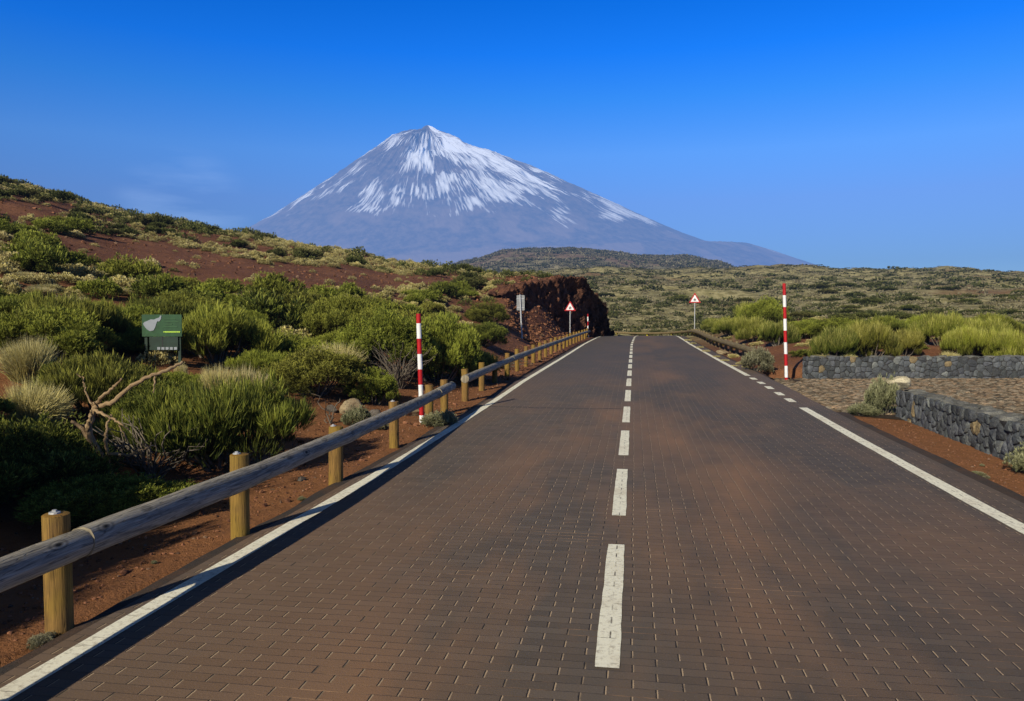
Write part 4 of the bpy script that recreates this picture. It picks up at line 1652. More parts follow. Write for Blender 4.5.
# ---- plants placed one by one: (kind, key, px, depth, width, height, label)
NEAR = [
    ('broom_shrub', 'broom_hi', 0, 7.3, 2.0, .80, 'dark shrub in deep shade behind the first post of the near guardrail'),
    ('broom_shrub', 'broom_hi', 105, 7.0, 1.7, .42, 'low shaded shrub below the bare pale trunk'),
    ('broom_shrub', 'broom_hi', -110, 8.6, 2.4, .8, 'large shaded shrub cut by the left edge of the view'),
    ('broom_shrub', 'broom_hi', 222, 9.3, 2.15, 1.12, 'sunlit green shrub right of the bare trunk, behind the second guardrail post'),
    ('broom_shrub', 'broom_hi', 95, 11.0, 2.0, .85, 'sunlit green shrub directly behind the bare pale trunk'),
    ('broom_shrub', 'broom_hi', 50, 13.4, 2.2, 1.0, 'green shrub behind the pale grass tuft at the left edge'),
    ('broom_shrub', 'dome_hi', 314, 14.5, 2.3, .93, 'rounded dark green dome bush left of the tan boulder'),
    ('broom_shrub', 'dome_hi', 372, 14.9, 1.2, .72, 'small dark bush right behind the tan boulder'),
    ('broom_shrub', 'broom_hi', 262, 15.4, 1.4, .6, 'green bush between the dome bush and the pale twin grass tufts'),
    ('broom_shrub', 'broom_hi', 176, 12.9, 1.3, .36, 'low green bush just under the green information board'),
    ('broom_shrub', 'dome_hi', 385, 18.0, 2.6, 1.7, 'large grey-twigged bush behind the striped pole with bare lower branches'),
    ('broom_shrub', 'broom_hi', 437, 19.2, 2.2, 1.9, 'tall dark green bush directly right of the striped pole'),
    ('broom_shrub', 'broom_hi', 468, 20.5, 1.6, 1.05, 'lower dark green bush at the foot of the red slope right of the striped pole'),
    ('broom_shrub', 'broom_hi', 72, 14.8, 2.0, 1.1, 'green shrub left of the information board'),
    ('broom_shrub', 'broom_hi', 218, 16.2, 2.6, 1.25, 'olive green shrub right of the information board'),
    ('broom_shrub', 'broom_hi', 350, 22.0, 2.8, 1.5, 'broad green shrub up the slope behind the pale combed grass'),
    ('broom_shrub', 'broom_hi', 482, 30.0, 2.2, 1.0, 'bright edged shrub on the slope near the grey sign post'),
    ('broom_shrub', 'dome_hi', 488, 38.0, 2.6, 1.2, 'dark shrub at the foot of the scree left of the sign seen from behind'),
    ('grey_shrub', 'grey_hi', 441, 12.7, .62, .34, 'small grey-green shrub at the guardrail foot under the striped pole'),
    ('grey_shrub', 'grey_hi', 356, 12.7, .50, .36, 'small pale grey-green shrub in front of the tan boulder'),
    ('grey_shrub', 'grey_hi', 376, 12.6, .40, .24, 'tiny pale grey-green shrub in front of the dark block of rock'),
    ('grey_shrub', 'grey_hi', 757, 24.2, 1.0, .78, 'rounded grey-green shrub at the near end of the brown guardrail'),
    ('grey_shrub', 'grey_hi', 886, 14.35, .66, .84, 'pale grey-green shrub growing at the end of the near stone wall'),
    ('grey_shrub', 'grey_hi', 866, 14.3, .60, .26, 'straw coloured skirt of low shrub at the base of the wall-end bush'),
    ('grey_shrub', 'grey_hi', 1036, 8.9, .56, .40, 'grey-green shrub cut by the right edge of the view, against the near stone wall'),
    ('straw_tussock', 'straw_hi', 33, 9.8, 1.0, .80, 'pale yellow combed grass tuft at the left edge above the shade'),
    ('straw_tussock', 'straw_hi', 333, 16.8, 1.8, 1.0, 'broad pale combed grass tuft behind the dark dome bush'),
    ('straw_tussock', 'straw_hi', 219, 12.8, .85, .80, 'left one of two pale grass tufts standing side by side right of the information board'),
    ('straw_tussock', 'straw_hi', 249, 12.8, .85, .86, 'right one of two pale grass tufts standing side by side right of the information board'),
    ('straw_tussock', 'straw_hi', 28, 12.0, 1.0, .9, 'grey-white tuft just above the combed grass at the left edge'),
    ('straw_tussock', 'straw_hi', 180, 13.9, .3, .4, 'thin straw coloured tuft under the information board'),
    ('straw_tussock', 'straw_hi', 285, 18.5, 1.2, .8, 'pale tuft above left of the dark dome bush'),
    # right side
    ('green_broom', 'retama_hi', 834, 25.2, 1.6, 1.05, 'bright yellow-green broom at the left end of the back stone wall'),
    ('green_broom', 'retama_hi', 870, 25.4, 1.8, 1.2, 'bright green broom behind the back stone wall, second from its left end'),
    ('green_broom', 'retama_hi', 905, 26.4, 1.3, .85, 'paler broom behind the middle of the back stone wall'),
    ('green_broom', 'retama_hi', 966, 25.8, 1.5, 1.0, 'yellowish broom behind the right part of the back stone wall'),
    ('green_broom', 'retama_hi', 1008, 25.4, 1.7, 1.1, 'olive broom with pale stalks behind the right end of the back stone wall'),
    ('green_broom', 'retama_hi', 985, 28.5, 2.0, 1.05, 'tall green broom standing above the others near the right edge'),
    ('green_broom', 'retama_hi', 940, 29.0, 2.0, 1.15, 'round green broom farther back right of the middle of the stone wall'),
    ('green_broom', 'retama_hi', 778, 33.0, 1.8, 1.0, 'green broom just left of the tall striped pole'),
    ('green_broom', 'retama_hi', 753, 39.0, 2.2, 1.15, 'bright green broom behind the near end of the brown guardrail'),
    ('green_broom', 'retama_hi', 731, 48.0, 2.4, 1.05, 'yellow-green broom behind the middle of the brown guardrail'),
    ('green_broom', 'retama_hi', 716, 60.0, 2.2, .9, 'small looking yellow-green broom below the right warning sign'),
    ('green_broom', 'retama_hi', 755, 50.0, 3.0, 1.4, 'wide green broom up the bank behind the brown guardrail'),
    ('broom_shrub', 'broom_hi', 880, 32.0, 2.6, 1.0, 'darker shrub behind the bright broom above the back stone wall'),
    ('broom_shrub', 'broom_hi', 835, 33.0, 2.4, .95, 'dull green shrub behind the left end of the back stone wall'),
    ('broom_shrub', 'broom_hi', 800, 34.0, 2.0, .9, 'olive shrub right of the tall striped pole'),
    ('broom_shrub', 'broom_hi', 765, 46.0, 3.0, 1.95, 'dark rounded shrub standing above the pale mound left of the tall striped pole'),
    ('broom_shrub', 'broom_hi', 930, 36.0, 3.0, 1.0, 'dark shrub in the second row behind the middle of the stone wall'),
    ('broom_shrub', 'broom_hi', 990, 38.0, 3.2, 1.15, 'dark shrub in the second row near the right edge'),
    ('straw_tussock', 'straw_hi', 822, 24.9, .8, .42, 'pale grass tuft sticking up behind the left end of the back stone wall'),
    ('straw_tussock', 'straw_hi', 848, 24.9, .8, .38, 'second pale grass tuft along the top of the back stone wall'),
    ('straw_tussock', 'straw_hi', 950, 24.9, .8, .6, 'pale grass tuft in the gap of the brooms behind the stone wall'),
    ('straw_tussock', 'straw_hi', 748, 42.0, 1.3, .9, 'pale straw mound tuft left of the tall striped pole'),
    ('straw_tussock', 'straw_hi', 762, 41.0, 1.0, .8, 'pale straw tuft beside the dark rounded shrub on the right'),
    ('straw_tussock', 'straw_hi', 733, 31.5, .6, .25, 'low straw tuft at the posts of the brown guardrail'),
    ('straw_tussock', 'straw_hi', 742, 27.0, .5, .2, 'low straw tuft in front of the brown guardrail near its end'),
]
CAT = {'broom_shrub': 'shrub', 'grey_shrub': 'shrub', 'straw_tussock': 'grass tuft', 'green_broom': 'broom bush'}
taken = [(*W(162, 13.6), 1.25), (*W(165, 12.4), 1.0), (*W(345, 12.8), 1.0), (*W(300, 12.0), .7), (*W(232, 11.6), 1.3), (*W(333, 16.2), .8), (*W(30, 10.6), .6), (*W(375, 13.3), .7), (*W(100, 7.8), .8), (*W(33, 9.0), .8), (*W(325, 15.6), .9)]
for i, (kind, key, px, d, w, h, label) in enumerate(NEAR):
    p = W(px, d)
    o = plant(kind, key, p[0], p[1], w, h * (1.4 if key == 'straw_hi' else 1), label, CAT[kind], var=i, rz=(PSI if key == 'straw_hi' else None))
    taken.append((p[0], p[1], w / 2))
# shrubs beside the road behind and left of the camera: they shade the left foreground
for i, (x, y, w, h) in enumerate([(-6.15, 3.5, 2.6, 2.3), (-6.1, 1.3, 2.7, 2.6), (-7.8, 5.2, 2.8, 2.2), (-8.4, 2.6, 3.0, 2.9), (-6.2, -.9, 2.7, 2.6), (-5.35, 1.7, 1.5, 1.9)]):
    plant('broom_shrub', 'broom_hi', x, y, w, h, 'large shrub on the left verge beside the viewer, just outside the view', 'shrub', 'large shrubs on the verge beside the viewer', var=i)
    taken.append((x, y, w / 2))

# ---- scattered plants
def in_poly(px, py, poly):
    inside = np.zeros(px.shape, bool)
    n = len(poly)
    for i in range(n):
        x0, y0 = poly[i]
        x1, y1 = poly[(i + 1) % n]
        c = ((y0 > py) != (y1 > py)) & (px < (x1 - x0) * (py - y0) / (y1 - y0 + 1e-9) + x0)
        inside ^= c
    return inside


BARE = [[(20, 236), (75, 236), (150, 241), (230, 258), (330, 268), (440, 276), (475, 283), (440, 287), (380, 287), (310, 294), (250, 294), (200, 292), (165, 284), (120, 270), (85, 262), (50, 252)],
        [(-20, 200), (80, 204), (88, 215), (40, 224), (-20, 224)]]
XLIM = ([-5, 0, 8, 10, 13, 18, 25, 35, 45, 56, 62], [-4.0, -4.0, -4.2, -5.1, -6.6, -6.2, -5.8, -6.4, -6.5, -5.5, -5.0])


def scatter(n, az0, az1, r0, r1, seed):
    rnd = np.random.default_rng(seed)
    a = rnd.uniform(math.radians(az0), math.radians(az1), n)
    r = np.sqrt(rnd.uniform(r0 * r0, r1 * r1, n))
    x = r * (-math.sin(PSI) * np.cos(a) + math.cos(PSI) * np.sin(a))
    y = r * (math.cos(PSI) * np.cos(a) + math.sin(PSI) * np.sin(a))
    return x, y, r, rnd


def dart(x, y, rad, existing, k=1.0):
    """greedy spacing filter"""
    cell = 3.0
    grid = {}
    for (ex, ey, er) in existing:
        grid.setdefault((int(ex // cell), int(ey // cell)), []).append((ex, ey, er))
    keep = []
    for i in range(len(x)):
        gx, gy = int(x[i] // cell), int(y[i] // cell)
        ok = True
        for a in (-1, 0, 1):
            for b in (-1, 0, 1):
                for (ex, ey, er) in grid.get((gx + a, gy + b), ()):
                    if (x[i] - ex) ** 2 + (y[i] - ey) ** 2 < ((rad[i] + er) * k) ** 2:
                        ok = False
                        break
                if not ok:
                    break
            if not ok:
                break
        if ok:
            grid.setdefault((gx, gy), []).append((x[i], y[i], rad[i]))
            keep.append(i)
    return np.array(keep, int)


items = []     # (kind, x, y, z, w, h, apparent size)


def hillside():
    x, y, r, rnd = scatter(26000, -44, 10, 9, 135, 5)
    z = ground(x, y, False)
    px, py, dep = project(x, y, z)
    off, s = road_dist(x, y)
    w_ = rnd.uniform(1.0, 2.3, len(x))
    ok = (x + .55 * w_ < np.interp(y, *XLIM)) & (px < 600) & (np.abs(off) > 4.8)
    scree = (px > 475) & (px < 610) & (dep > 37) & (dep < np.interp(px, [475, 490, 520, 560, 585, 610], [43, 45, 51, 57.5, 61.5, 80]))
    ok &= ~scree
    # no plants on the hidden back slope
    ok &= ~((px > 100) & (dep > 112))
    bare = np.zeros(len(x), bool)
    for P in BARE:
        bare |= in_poly(px, py + 3 * fbm(x * .2, y * .2, 2, 8), P)
    nz = fbm(x * .09, y * .09, 3, 15)
    nz2 = fbm(x * .03 + 5, y * .03, 2, 16)
    palezone = .10 + sstep(-.02, .2, nz) * .5 + .20 * (r > 36) + .55 * ((py < 296) & (py > 236) & (px < 420)) + .10
    pale = rnd.random(len(x)) < np.clip(palezone, .10, .80) * np.clip(r / 16, .6, 1)
    w = np.where(pale, w_ * .56, w_)
    w = np.where(r > 30, w * .82, w)
    ok &= ~(bare & (rnd.random(len(x)) > .05))
    ok &= ~((r > 36) & (fbm(x * .16, y * .16, 3, 55) > .16) & (rnd.random(len(x)) > .12))
    w = np.where(bare, w * .55, w)
    h = w * np.where(pale, rnd.uniform(.38, .55, len(x)), rnd.uniform(.36, .58, len(x)))
    # upper slope: open soil between the plants
    # dirt strip above the cut between the guardrail and the slope
    i = np.where(ok)[0]
    near_ = r[i] < 34
    kk = dart(x[i][near_], y[i][near_], w[i][near_] * .5, taken, .66)
    i1 = i[near_][kk]
    i2 = i[~near_]
    kk = dart(x[i2], y[i2], w[i2] * .5, taken, .80)
    i = np.concatenate([i1, i2[kk]])
    for j in i:
        items.append(('straw_tussock' if (pale[j] or (bare[j] and rnd.random() < .8)) else 'broom_shrub', x[j], y[j], z[j] - .04, w[j], h[j], w[j] / dep[j] if dep[j] > 1 else 0, 'hill', px[j]))


hillside()


def plain():
    x, y, r, rnd = scatter(60000, -5, 42, 26, 480, 6)
    # more candidates close by
    x2, y2, r2, _ = scatter(6000, -5, 42, 24, 110, 7)
    x, y, r = np.concatenate([x2, x]), np.concatenate([y2, y]), np.concatenate([r2, r])
    z = ground(x, y, False)
    px, py, dep = project(x, y, z)
    off, s = road_dist(x, y)
    ok = (np.abs(off) > 5.4) & ((px > 606) | (dep > 100)) & (px > 470)
    rx = math.cos(PSI) * x + math.sin(PSI) * y
    ok &= ~((dep < 26.5) & (off > 0))
    ok &= ~((px < 800) & (px > 745) & (dep < 31))
    n = len(x)
    nz = fbm(x * .02, y * .02, 3, 25)
    pale = rnd.random(n) < .52 + .35 * nz
    w = np.where(pale, rnd.uniform(.8, 1.7, n), rnd.uniform(1.4, 3.3, n))
    w = w * np.clip(r / 120, .62, 1.5)
    h = w * rnd.uniform(.20, .36, n) * np.clip(1.25 - r / 500, .5, 1)
    ok &= ~(((nz + .5 * fbm(x * .08, y * .08, 2, 33)) > .42) & (rnd.random(n) > .15))
    i = np.where(ok)[0]
    i = i[np.argsort(-r[i] * 0 + rnd.random(len(i)))]
    kk = dart(x[i], y[i], w[i] * .5, taken, .92)
    i = i[kk]
    for j in i:
        items.append(('straw_tussock' if pale[j] else 'broom_shrub', x[j], y[j], z[j] - .05, w[j], h[j], w[j] / dep[j], 'plain', px[j]))


plain()
items.sort(key=lambda t: -t[6])
quota = {'broom_shrub': 300 - sum(1 for n in NEAR if n[0] == 'broom_shrub') - 5, 'straw_tussock': 300 - sum(1 for n in NEAR if n[0] == 'straw_tussock')}
used = {'broom_shrub': 0, 'straw_tussock': 0}
rest = {('dark', 'hill'): [], ('pale', 'hill'): [], ('dark', 'plain'): [], ('pale', 'plain'): []}
LAB = {('broom_shrub', 'hill'): ('green shrub in the scrub covering the left hillside', 'green shrubs of the left hillside'),
       ('broom_shrub', 'plain'): ('dark low shrub on the scrubby plain right of the road', 'dark shrubs of the right plain'),
       ('straw_tussock', 'hill'): ('pale straw coloured tussock among the scrub of the left hillside', 'pale tussocks of the left hillside'),
       ('straw_tussock', 'plain'): ('pale straw coloured tussock on the scrubby plain right of the road', 'pale tussocks of the right plain')}
vi = 0
for it in items:
    kind, x, y, z, w, h, ap, zone, px = it
    visible = -60 < px < 1090
    if used[kind] < quota[kind] and visible:
        used[kind] += 1
        vi += 1
        r = math.hypot(x, y)
        if kind == 'broom_shrub':
            key = 'broom_hi' if r < 22 else ('broom_mid' if r < 48 else 'broom_lo')
            if zone == 'plain' and r < 48:
                key = 'broom_mid'
        else:
            key = ('straw_hi' if vi % 2 else 'tuss') if r < 26 else 'tuss'
        lb, gr = LAB[(kind, zone)]
        plant(kind, key, x, y, w, h, lb, CAT[kind], gr, var=vi, parts=(key == 'broom_hi'), z=z)
    else:
        rest[('dark' if kind == 'broom_shrub' else 'pale', zone)].append((x, y, z, w, h, math.hypot(x, y)))


def beyond():
    x, y, r, rnd = scatter(16000, -8, 36, 470, 1060, 16)
    z = ground(x, y, False)
    px, py, dep = project(x, y, z)
    n = len(x)
    nz = fbm(x * .01, y * .01, 3, 35)
    for j in range(n):
        if not (440 < px[j] < 1100) or (nz[j] > .2 and rnd.random() < .7):
            continue
        w = rnd.uniform(3, 7)
        rest[('dark' if rnd.random() < .42 else 'pale', 'plain')].append((x[j], y[j], z[j] - .1, w, w * .28, r[j]))


beyond()


def stuff(name, lst, mat, label, cat, lods):
    """everything too far away to be told apart, one mesh"""
    Vs, Qs, Cs, n0 = [], [], [], 0
    A = np.array(lst)
    rnd = np.random.default_rng(3)
    for (r0, r1, protos) in lods:
        m = np.where((A[:, 5] >= r0) & (A[:, 5] < r1))[0]
        for k, (V, q, col) in enumerate(protos):
            ids = m[k::len(protos)]
            if not len(ids):
                continue
            a = rnd.uniform(0, 2 * PI, len(ids))
            ca, sa = np.cos(a)[:, None], np.sin(a)[:, None]
            w = A[ids, 3][:, None] / 2
            X = (V[None, :, 0] * ca - V[None, :, 1] * sa) * w + A[ids, 0][:, None]
            Y = (V[None, :, 0] * sa + V[None, :, 1] * ca) * w * rnd.uniform(.8, 1.25, (len(ids), 1)) + A[ids, 1][:, None]
            Y = (V[None, :, 0] * sa + V[None, :, 1] * ca) * w + A[ids, 1][:, None]
            Z = V[None, :, 2] * (A[ids, 4][:, None] / .7) + A[ids, 2][:, None]
            P = np.stack([X, Y, Z], -1)
            cc = np.tile(col[None], (len(ids), 1, 1))
            cc[:, :, 0] = np.clip(cc[:, :, 0] + rnd.uniform(-.35, .35, (len(ids), 1)), 0, 1)
            Vs.append(P.reshape(-1, 3))
            Cs.append(cc.reshape(-1, 3))
            Qs.append((q[None] + (np.arange(len(ids)) * len(V))[:, None, None] + n0).reshape(-1, 4))
            n0 += len(ids) * len(V)
    me = mesh_np(name, np.concatenate(Vs), np.concatenate(Qs), mat, col=np.concatenate(Cs))
    o = link(name, me)
    tag(o, label, cat, kind='stuff')
    return o


hillP = [clump_low(100 + k, 230, .6, .17) for k in range(4)]
midP = [clump_low(110 + k, 120, .6, .26) for k in range(4)]
farP = [clump_low(120 + k, 42, .6, .42) for k in range(4)]
xP = [clump_low(125 + k, 16, .6, .6) for k in range(3)]
strP = [straw_tuft(130 + k, 130, 1, .06, .05, .7) for k in range(3)]
strF = [clump_low(140 + k, 36, .6, .40) for k in range(3)]
stuff('scrub', rest[('dark', 'hill')], M['scrubhill'], 'dense dark green scrub on the upper left hillside', 'scrub', [(0, 200, hillP)])
stuff('dry_grass', rest[('pale', 'hill')], M['straw'], 'pale dry tussocks spread over the upper left hillside', 'dry grass', [(0, 300, [clump_low(150 + k, 330, .6, .15) for k in range(3)])])
stuff('scrub', rest[('dark', 'plain')], M['scrubdark'], 'dark scrub dotted over the wide plain behind the road', 'scrub', [(0, 160, midP), (160, 465, farP), (465, 2000, xP)])
stuff('dry_grass', rest[('pale', 'plain')], M['scrubpale'], 'pale dry grass clumps dotted over the wide plain', 'dry grass', [(0, 465, strF), (465, 2000, xP)])

# ------------------------------------------------------------------ bare trunk and dead branches
def bare_trunk():
    d0 = 8.35
    def P3(px, py, dd):
        dd -= .6
        p = W(px, dd)
        return np.array([p[0], p[1], EYE + (HOR - py) / FPX * dd])
    base = P3(100, 475, 7.75)
    root = empty('dead_shrub', (base[0], base[1], gz(base[0], base[1])))
    tag(root, 'bare twisted shrub with pale orange-brown branches behind the near guardrail', 'dead shrub')
    off = np.array(root.location)
    rnd = random.Random(4)

    def branch(pts, r0, r1, name='branch'):
        P = np.array([P3(*p) for p in pts])
        t = np.linspace(0, len(P) - 1, (len(P) - 1) * 6 + 1)
        Q = np.stack([np.interp(t, range(len(P)), P[:, k]) for k in range(3)], 1)
        for k in range(3):
            Q[1:-1, k] = (Q[:-2, k] + 2 * Q[1:-1, k] + Q[2:, k]) / 4
        Q += np.array([[rnd.uniform(-.008, .008) for _ in range(3)] for _ in range(len(Q))])
        MB().tube(Q - off, np.linspace(r0, r1, len(Q)), n=8, jitter=.3).build(name, M['bark'], root, smooth=True)
    branch([(112, 500, 8.3), (104, 466, 8.3), (92, 445, 8.25), (80, 428, 8.2), (70, 421, 8.15)], .044, .016, 'trunk')
    branch([(98, 462, 8.3), (86, 430, 8.2), (93, 408, 8.2), (112, 402, 8.1), (128, 388, 8.05), (145, 377, 8.05), (165, 371, 8.1), (182, 362, 8.2)], .032, .013)
    branch([(92, 405, 8.2), (103, 396, 8.1), (113, 386, 8.05), (121, 379, 8.0)], .020, .009)
    branch([(93, 410, 8.15), (107, 417, 8.05), (118, 424, 8.0), (127, 430, 8.0)], .018, .007)
    branch([(106, 462, 8.3), (103, 440, 8.2), (106, 425, 8.2), (110, 415, 8.25)], .019, .009)
    branch([(104, 466, 8.3), (108, 454, 8.1), (125, 457, 8.0), (140, 450, 7.95), (153, 446, 7.95)], .020, .006)
    branch([(86, 432, 8.2), (88, 420, 8.1), (90, 410, 8.1)], .022, .012)
    branch([(100, 474, 8.3), (92, 462, 8.1), (84, 458, 8.0), (78, 462, 8.0)], .016, .005)
    branch([(120, 450, 8.1), (124, 438, 8.0), (118, 426, 8.0)], .010, .005)
    branch([(154, 374, 8.1), (154, 385, 8.0), (153, 392, 8.0)], .010, .006)
    branch([(90, 405, 8.1), (84, 390, 8.1), (82, 378, 8.1), (76, 374, 8.1)], .010, .005)


bare_trunk()


def bare_bushes():
    """fans of bare grey twigs showing at the foot of bushes"""
    for (px, d, w, h, n, lab) in [(400, 17.2, 1.7, 1.15, 70, 'tangle of bare grey twigs left of the striped pole under the large bush'),
                                  (500, 25.5, 2.4, .35, 50, 'low mat of bleached grey twigs on the slope above the second guardrail'),
                                  (150, 8.3, 1.4, .75, 50, 'tangle of thin grey twigs beside the bare pale trunk'),
                                  (330, 12.6, .5, .55, 5, 'single thin bare stem standing left of the tan boulder')]:
        rnd = random.Random(int(px))
        p = W(px, d)
        z = gz(p[0], p[1])
        root = empty('dead_shrub', (p[0], p[1], z))
        tag(root, lab, 'dead shrub')
        mb = MB()
        for k in range(n):
            a = rnd.uniform(0, 2 * PI)
            L = rnd.uniform(.5, 1.0)
            e = np.array([math.cos(a) * w / 2 * L, math.sin(a) * w / 2 * L, h * rnd.uniform(.5, 1.0)])
            P = []
            for t in np.linspace(0, 1, 7):
                q = np.array([e[0] * t, e[1] * t, e[2] * t ** .7 - .05]) + np.array([rnd.gauss(0, .03) for _ in range(3)]) * (t > 0)
                P.append(q)
            mb.tube(P, np.linspace(.013, .004, 7), n=4, cap=False)
        mb.build('twigs', M['twig'], root, smooth=True)


bare_bushes()

# ------------------------------------------------------------------ loose gravel and tiny weeds on the verges
def gravel():
    rnd = np.random.default_rng(12)
    V0, F0 = ICO[1]
    Vs, Fs, Cs, n0 = [], [], [], 0
    xs, ys, ss = [], [], []
    # left verge
    n = 5200
    y = 2.5 + (rnd.random(n) ** 1.6) * 36
    x = -3.22 - np.abs(rnd.normal(size=n)) * 1.3 - .10
    s = rnd.uniform(.003, .015, n) * (1 + .03 * y) * np.where(rnd.random(n) < .05, 2.6, 1)
    xs.append(x); ys.append(y); ss.append(s)
    n = 4200
    y = 4 + (rnd.random(n) ** 1.3) * 20
    x = 3.80 + np.abs(rnd.random(n)) ** 1.4 * .8
    s = rnd.uniform(.002, .0075, n) * (1 + .03 * y) * np.where(rnd.random(n) < .04, 2.5, 1)
    m = (y < 14.6) | (y > 22.5)
    xs.append(x[m]); ys.append(y[m]); ss.append(s[m])
    # scree
    n = 2600
    dd = rnd.uniform(40, 60, n)
    pxx = rnd.uniform(505, 590, n)
    P = np.array([W(a, b) for a, b in zip(pxx, dd)])
    off, s_ = road_dist(P[:, 0], P[:, 1])
    m = off < -4.2
    xs.append(P[m, 0]); ys.append(P[m, 1]); ss.append((.03 + .10 * rnd.random(n) ** 3)[m])
    # red hillside stones
    x, y, r, _ = scatter(3000, -40, 0, 26, 90, 9)
    m = (x < -9)
    xs.append(x[m]); ys.append(y[m]); ss.append((.03 + .08 * rnd.random(len(x)) ** 3)[m])
    x, y, s = map(np.concatenate, (xs, ys, ss))
    z = ground(x, y)
    n = len(x)
    sc = s[:, None, None] * rnd.uniform(.6, 1.3, (n, 1, 3)) * (1 + .25 * rnd.normal(size=(n, len(V0), 1)))
    P = V0[None] * sc
    P[:, :, 2] *= .7
    P += np.stack([x, y, z + s * .3], 1)[:, None, :]
    g = rnd.uniform(.45, 1.5, n)
    t_ = rnd.random(n)
    col = np.stack([g, g * (1 + .35 * (t_ > .88)), g * (1 + .6 * (t_ > .88))], 1)
    V = P.reshape(-1, 3)
    Fc = (F0[None] + (np.arange(n) * len(V0))[:, None, None]).reshape(-1, 3)
    o = link('gravel', mesh_np('gravel', V, Fc, M['gravel'], col=np.repeat(col, len(V0), 0)))
    tag(o, 'loose red-brown volcanic gravel along both verges and on the slopes', 'gravel', kind='stuff')


gravel()


def weeds():
    rnd = np.random.default_rng(15)
    spots = [(62, 4.15, .14), (68, 4.1, .10), (150, 5.6, .05), (300, 7.6, .09), (960, 8.75, .12), (968, 8.6, .08), (952, 8.9, .07), (985, 9.3, .06), (735, 26, .4), (725, 29, .5), (717, 31.5, .5), (706, 36, .6), (700, 40, .6), (693, 45, .6), (688, 50, .7), (746, 25.4, .4)]
    for i, (px, d, w) in enumerate(spots):
        p = W(px, d)
        x, y = p
        if x > 0 and y < 12:
            x = max(x, 3.86)
        if x < 0:
            x = min(x, -3.16)
        z = gz(x, y)
        plant('verge_weed', 'straw_lo' if d > 20 else 'grey_hi', x, y, w, w * .5, 'tiny green-yellow weed growing at the edge of the asphalt' if d < 20 else 'small pale weed along the foot of the brown guardrail', 'weed',
              'weeds at the near asphalt edges' if d < 20 else 'weeds along the brown guardrail', var=i, parts=False, z=z)


weeds()

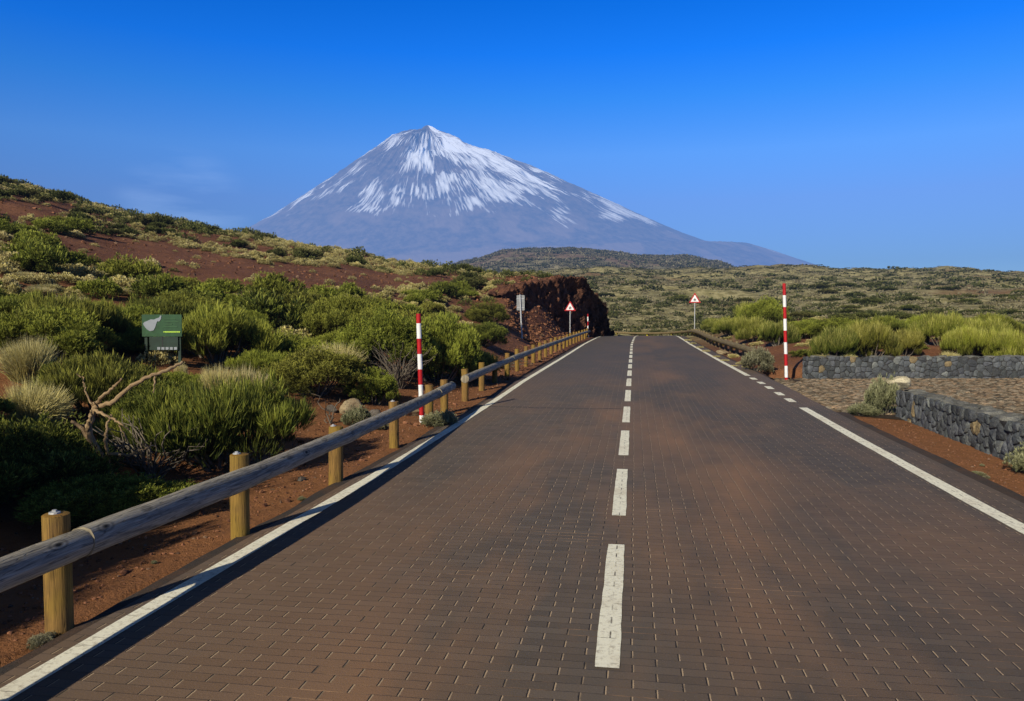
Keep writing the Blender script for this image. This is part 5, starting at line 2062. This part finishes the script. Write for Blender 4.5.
# ------------------------------------------------------------------ world, sun, camera
def world():
    w = bpy.data.worlds.new('World')
    bpy.context.scene.world = w
    w.use_nodes = True
    t = w.node_tree
    t.nodes.clear()
    sky = t.nodes.new('ShaderNodeTexSky')
    sky.sky_type = 'NISHITA'
    sky.sun_disc = False
    sky.sun_elevation = SUN_EL
    sky.sun_rotation = SUN_AZ
    sky.altitude = 2000
    sky.air_density = 1.0
    sky.dust_density = .3
    sky.ozone_density = 2.0
    tc = t.nodes.new('ShaderNodeTexCoord')
    sep = t.nodes.new('ShaderNodeSeparateXYZ')
    t.links.new(tc.outputs['Generated'], sep.inputs[0])
    cr = t.nodes.new('ShaderNodeValToRGB')
    e = cr.color_ramp
    for k in range(SKY_N - 2):
        e.elements.new(.5)
    for el, (p, c) in zip(e.elements, SKY):
        el.position = p
        el.color = (*c, 1)
    t.links.new(sep.outputs[2], cr.inputs[0])
    mx = t.nodes.new('ShaderNodeMix')
    mx.data_type = 'RGBA'
    mx.blend_type = 'MULTIPLY'
    mx.inputs[0].default_value = 1.0
    t.links.new(sky.outputs[0], mx.inputs[6])
    t.links.new(cr.outputs[0], mx.inputs[7])
    # one faint high wisp left of the mountain
    dirw = W(185, 1.0)
    dv = Vector((dirw[0], dirw[1], (322 - 212) / 780)).normalized()
    dot = t.nodes.new('ShaderNodeVectorMath')
    dot.operation = 'DOT_PRODUCT'
    dot.inputs[1].default_value = dv
    t.links.new(tc.outputs['Generated'], dot.inputs[0])
    mr = t.nodes.new('ShaderNodeMapRange')
    mr.interpolation_type = 'SMOOTHERSTEP'
    mr.inputs[1].default_value = .9962
    mr.inputs[2].default_value = 1.0
    t.links.new(dot.outputs['Value'], mr.inputs[0])
    mp = t.nodes.new('ShaderNodeMapping')
    mp.inputs['Scale'].default_value = (3, 3, 17)
    t.links.new(tc.outputs['Generated'], mp.inputs['Vector'])
    nz = t.nodes.new('ShaderNodeTexNoise')
    nz.inputs['Scale'].default_value = 2.2
    nz.inputs['Detail'].default_value = 5
    t.links.new(mp.outputs[0], nz.inputs['Vector'])
    r2 = t.nodes.new('ShaderNodeMapRange')
    r2.inputs[1].default_value = .42
    r2.inputs[2].default_value = .75
    r2.inputs[4].default_value = .30
    t.links.new(nz.outputs[0], r2.inputs[0])
    mm = t.nodes.new('ShaderNodeMath')
    mm.operation = 'MULTIPLY'
    t.links.new(mr.outputs[0], mm.inputs[0])
    t.links.new(r2.outputs[0], mm.inputs[1])
    cl = t.nodes.new('ShaderNodeMix')
    cl.data_type = 'RGBA'
    cl.inputs[7].default_value = (2.2, 3.2, 5.2, 1)
    t.links.new(mm.outputs[0], cl.inputs[0])
    t.links.new(mx.outputs[2], cl.inputs[6])
    bg = t.nodes.new('ShaderNodeBackground')
    m2 = t.nodes.new('ShaderNodeMix')
    m2.data_type = 'RGBA'
    m2.blend_type = 'MULTIPLY'
    m2.clamp_result = False
    m2.inputs[0].default_value = 1.0
    m2.inputs[7].default_value = (2, 2, 2, 1)
    t.links.new(cl.outputs[2], m2.inputs[6])
    bg.inputs[1].default_value = .10
    t.links.new(m2.outputs[2], bg.inputs[0])
    out = t.nodes.new('ShaderNodeOutputWorld')
    t.links.new(bg.outputs[0], out.inputs[0])


SKY = [(0.0, (.13, .185, .31)), (.07, (.145, .21, .345)), (.148, (.22, .315, .52)), (.206, (.22, .42, .70)), (.27, (.10, .42, .84)), (.32, (.035, .385, .97)), (.38, (.015, .345, .93)), (.45, (.12, .20, .30)), (.55, (.26, .19, .12)), (.8, (.26, .18, .11))]  # unseen sky above the frame dimmed and warmed to weaken the fill light
SKY_N = len(SKY)
world()

sl = bpy.data.lights.new('sun', 'SUN')
sl.energy = 5.0
sl.angle = math.radians(.53)
sl.color = (1.0, .90, .70)
so = bpy.data.objects.new('sun', sl)
C.objects.link(so)
sd = Vector((math.sin(SUN_AZ) * math.cos(SUN_EL), math.cos(SUN_AZ) * math.cos(SUN_EL), math.sin(SUN_EL)))
so.rotation_euler = sd.to_track_quat('Z', 'Y').to_euler()
so.location = (0, 0, 30)

cam = bpy.data.cameras.new('camera')
cam.sensor_width = 36
cam.lens = 36 * FPX / 1024
cam.clip_end = 60000
cam.clip_start = .05
co = bpy.data.objects.new('camera', cam)
C.objects.link(co)
co.location = (0, 0, EYE)
co.rotation_euler = Vector(Fv).to_track_quat('-Z', 'Y').to_euler()
bpy.context.scene.camera = co
sc = bpy.context.scene
sc.view_settings.view_transform = 'Standard'
sc.view_settings.look = 'None'
sc.view_settings.exposure = 0
sc.view_settings.gamma = 1
sc.render.engine = 'CYCLES'
sc.cycles.max_bounces = 3
sc.cycles.diffuse_bounces = 1
sc.cycles.transmission_bounces = 1
sc.cycles.use_denoising = True
sc.cycles.texture_limit_render = 'OFF' if False else sc.cycles.texture_limit_render
print('plants', used, {k: len(v) for k, v in rest.items()})
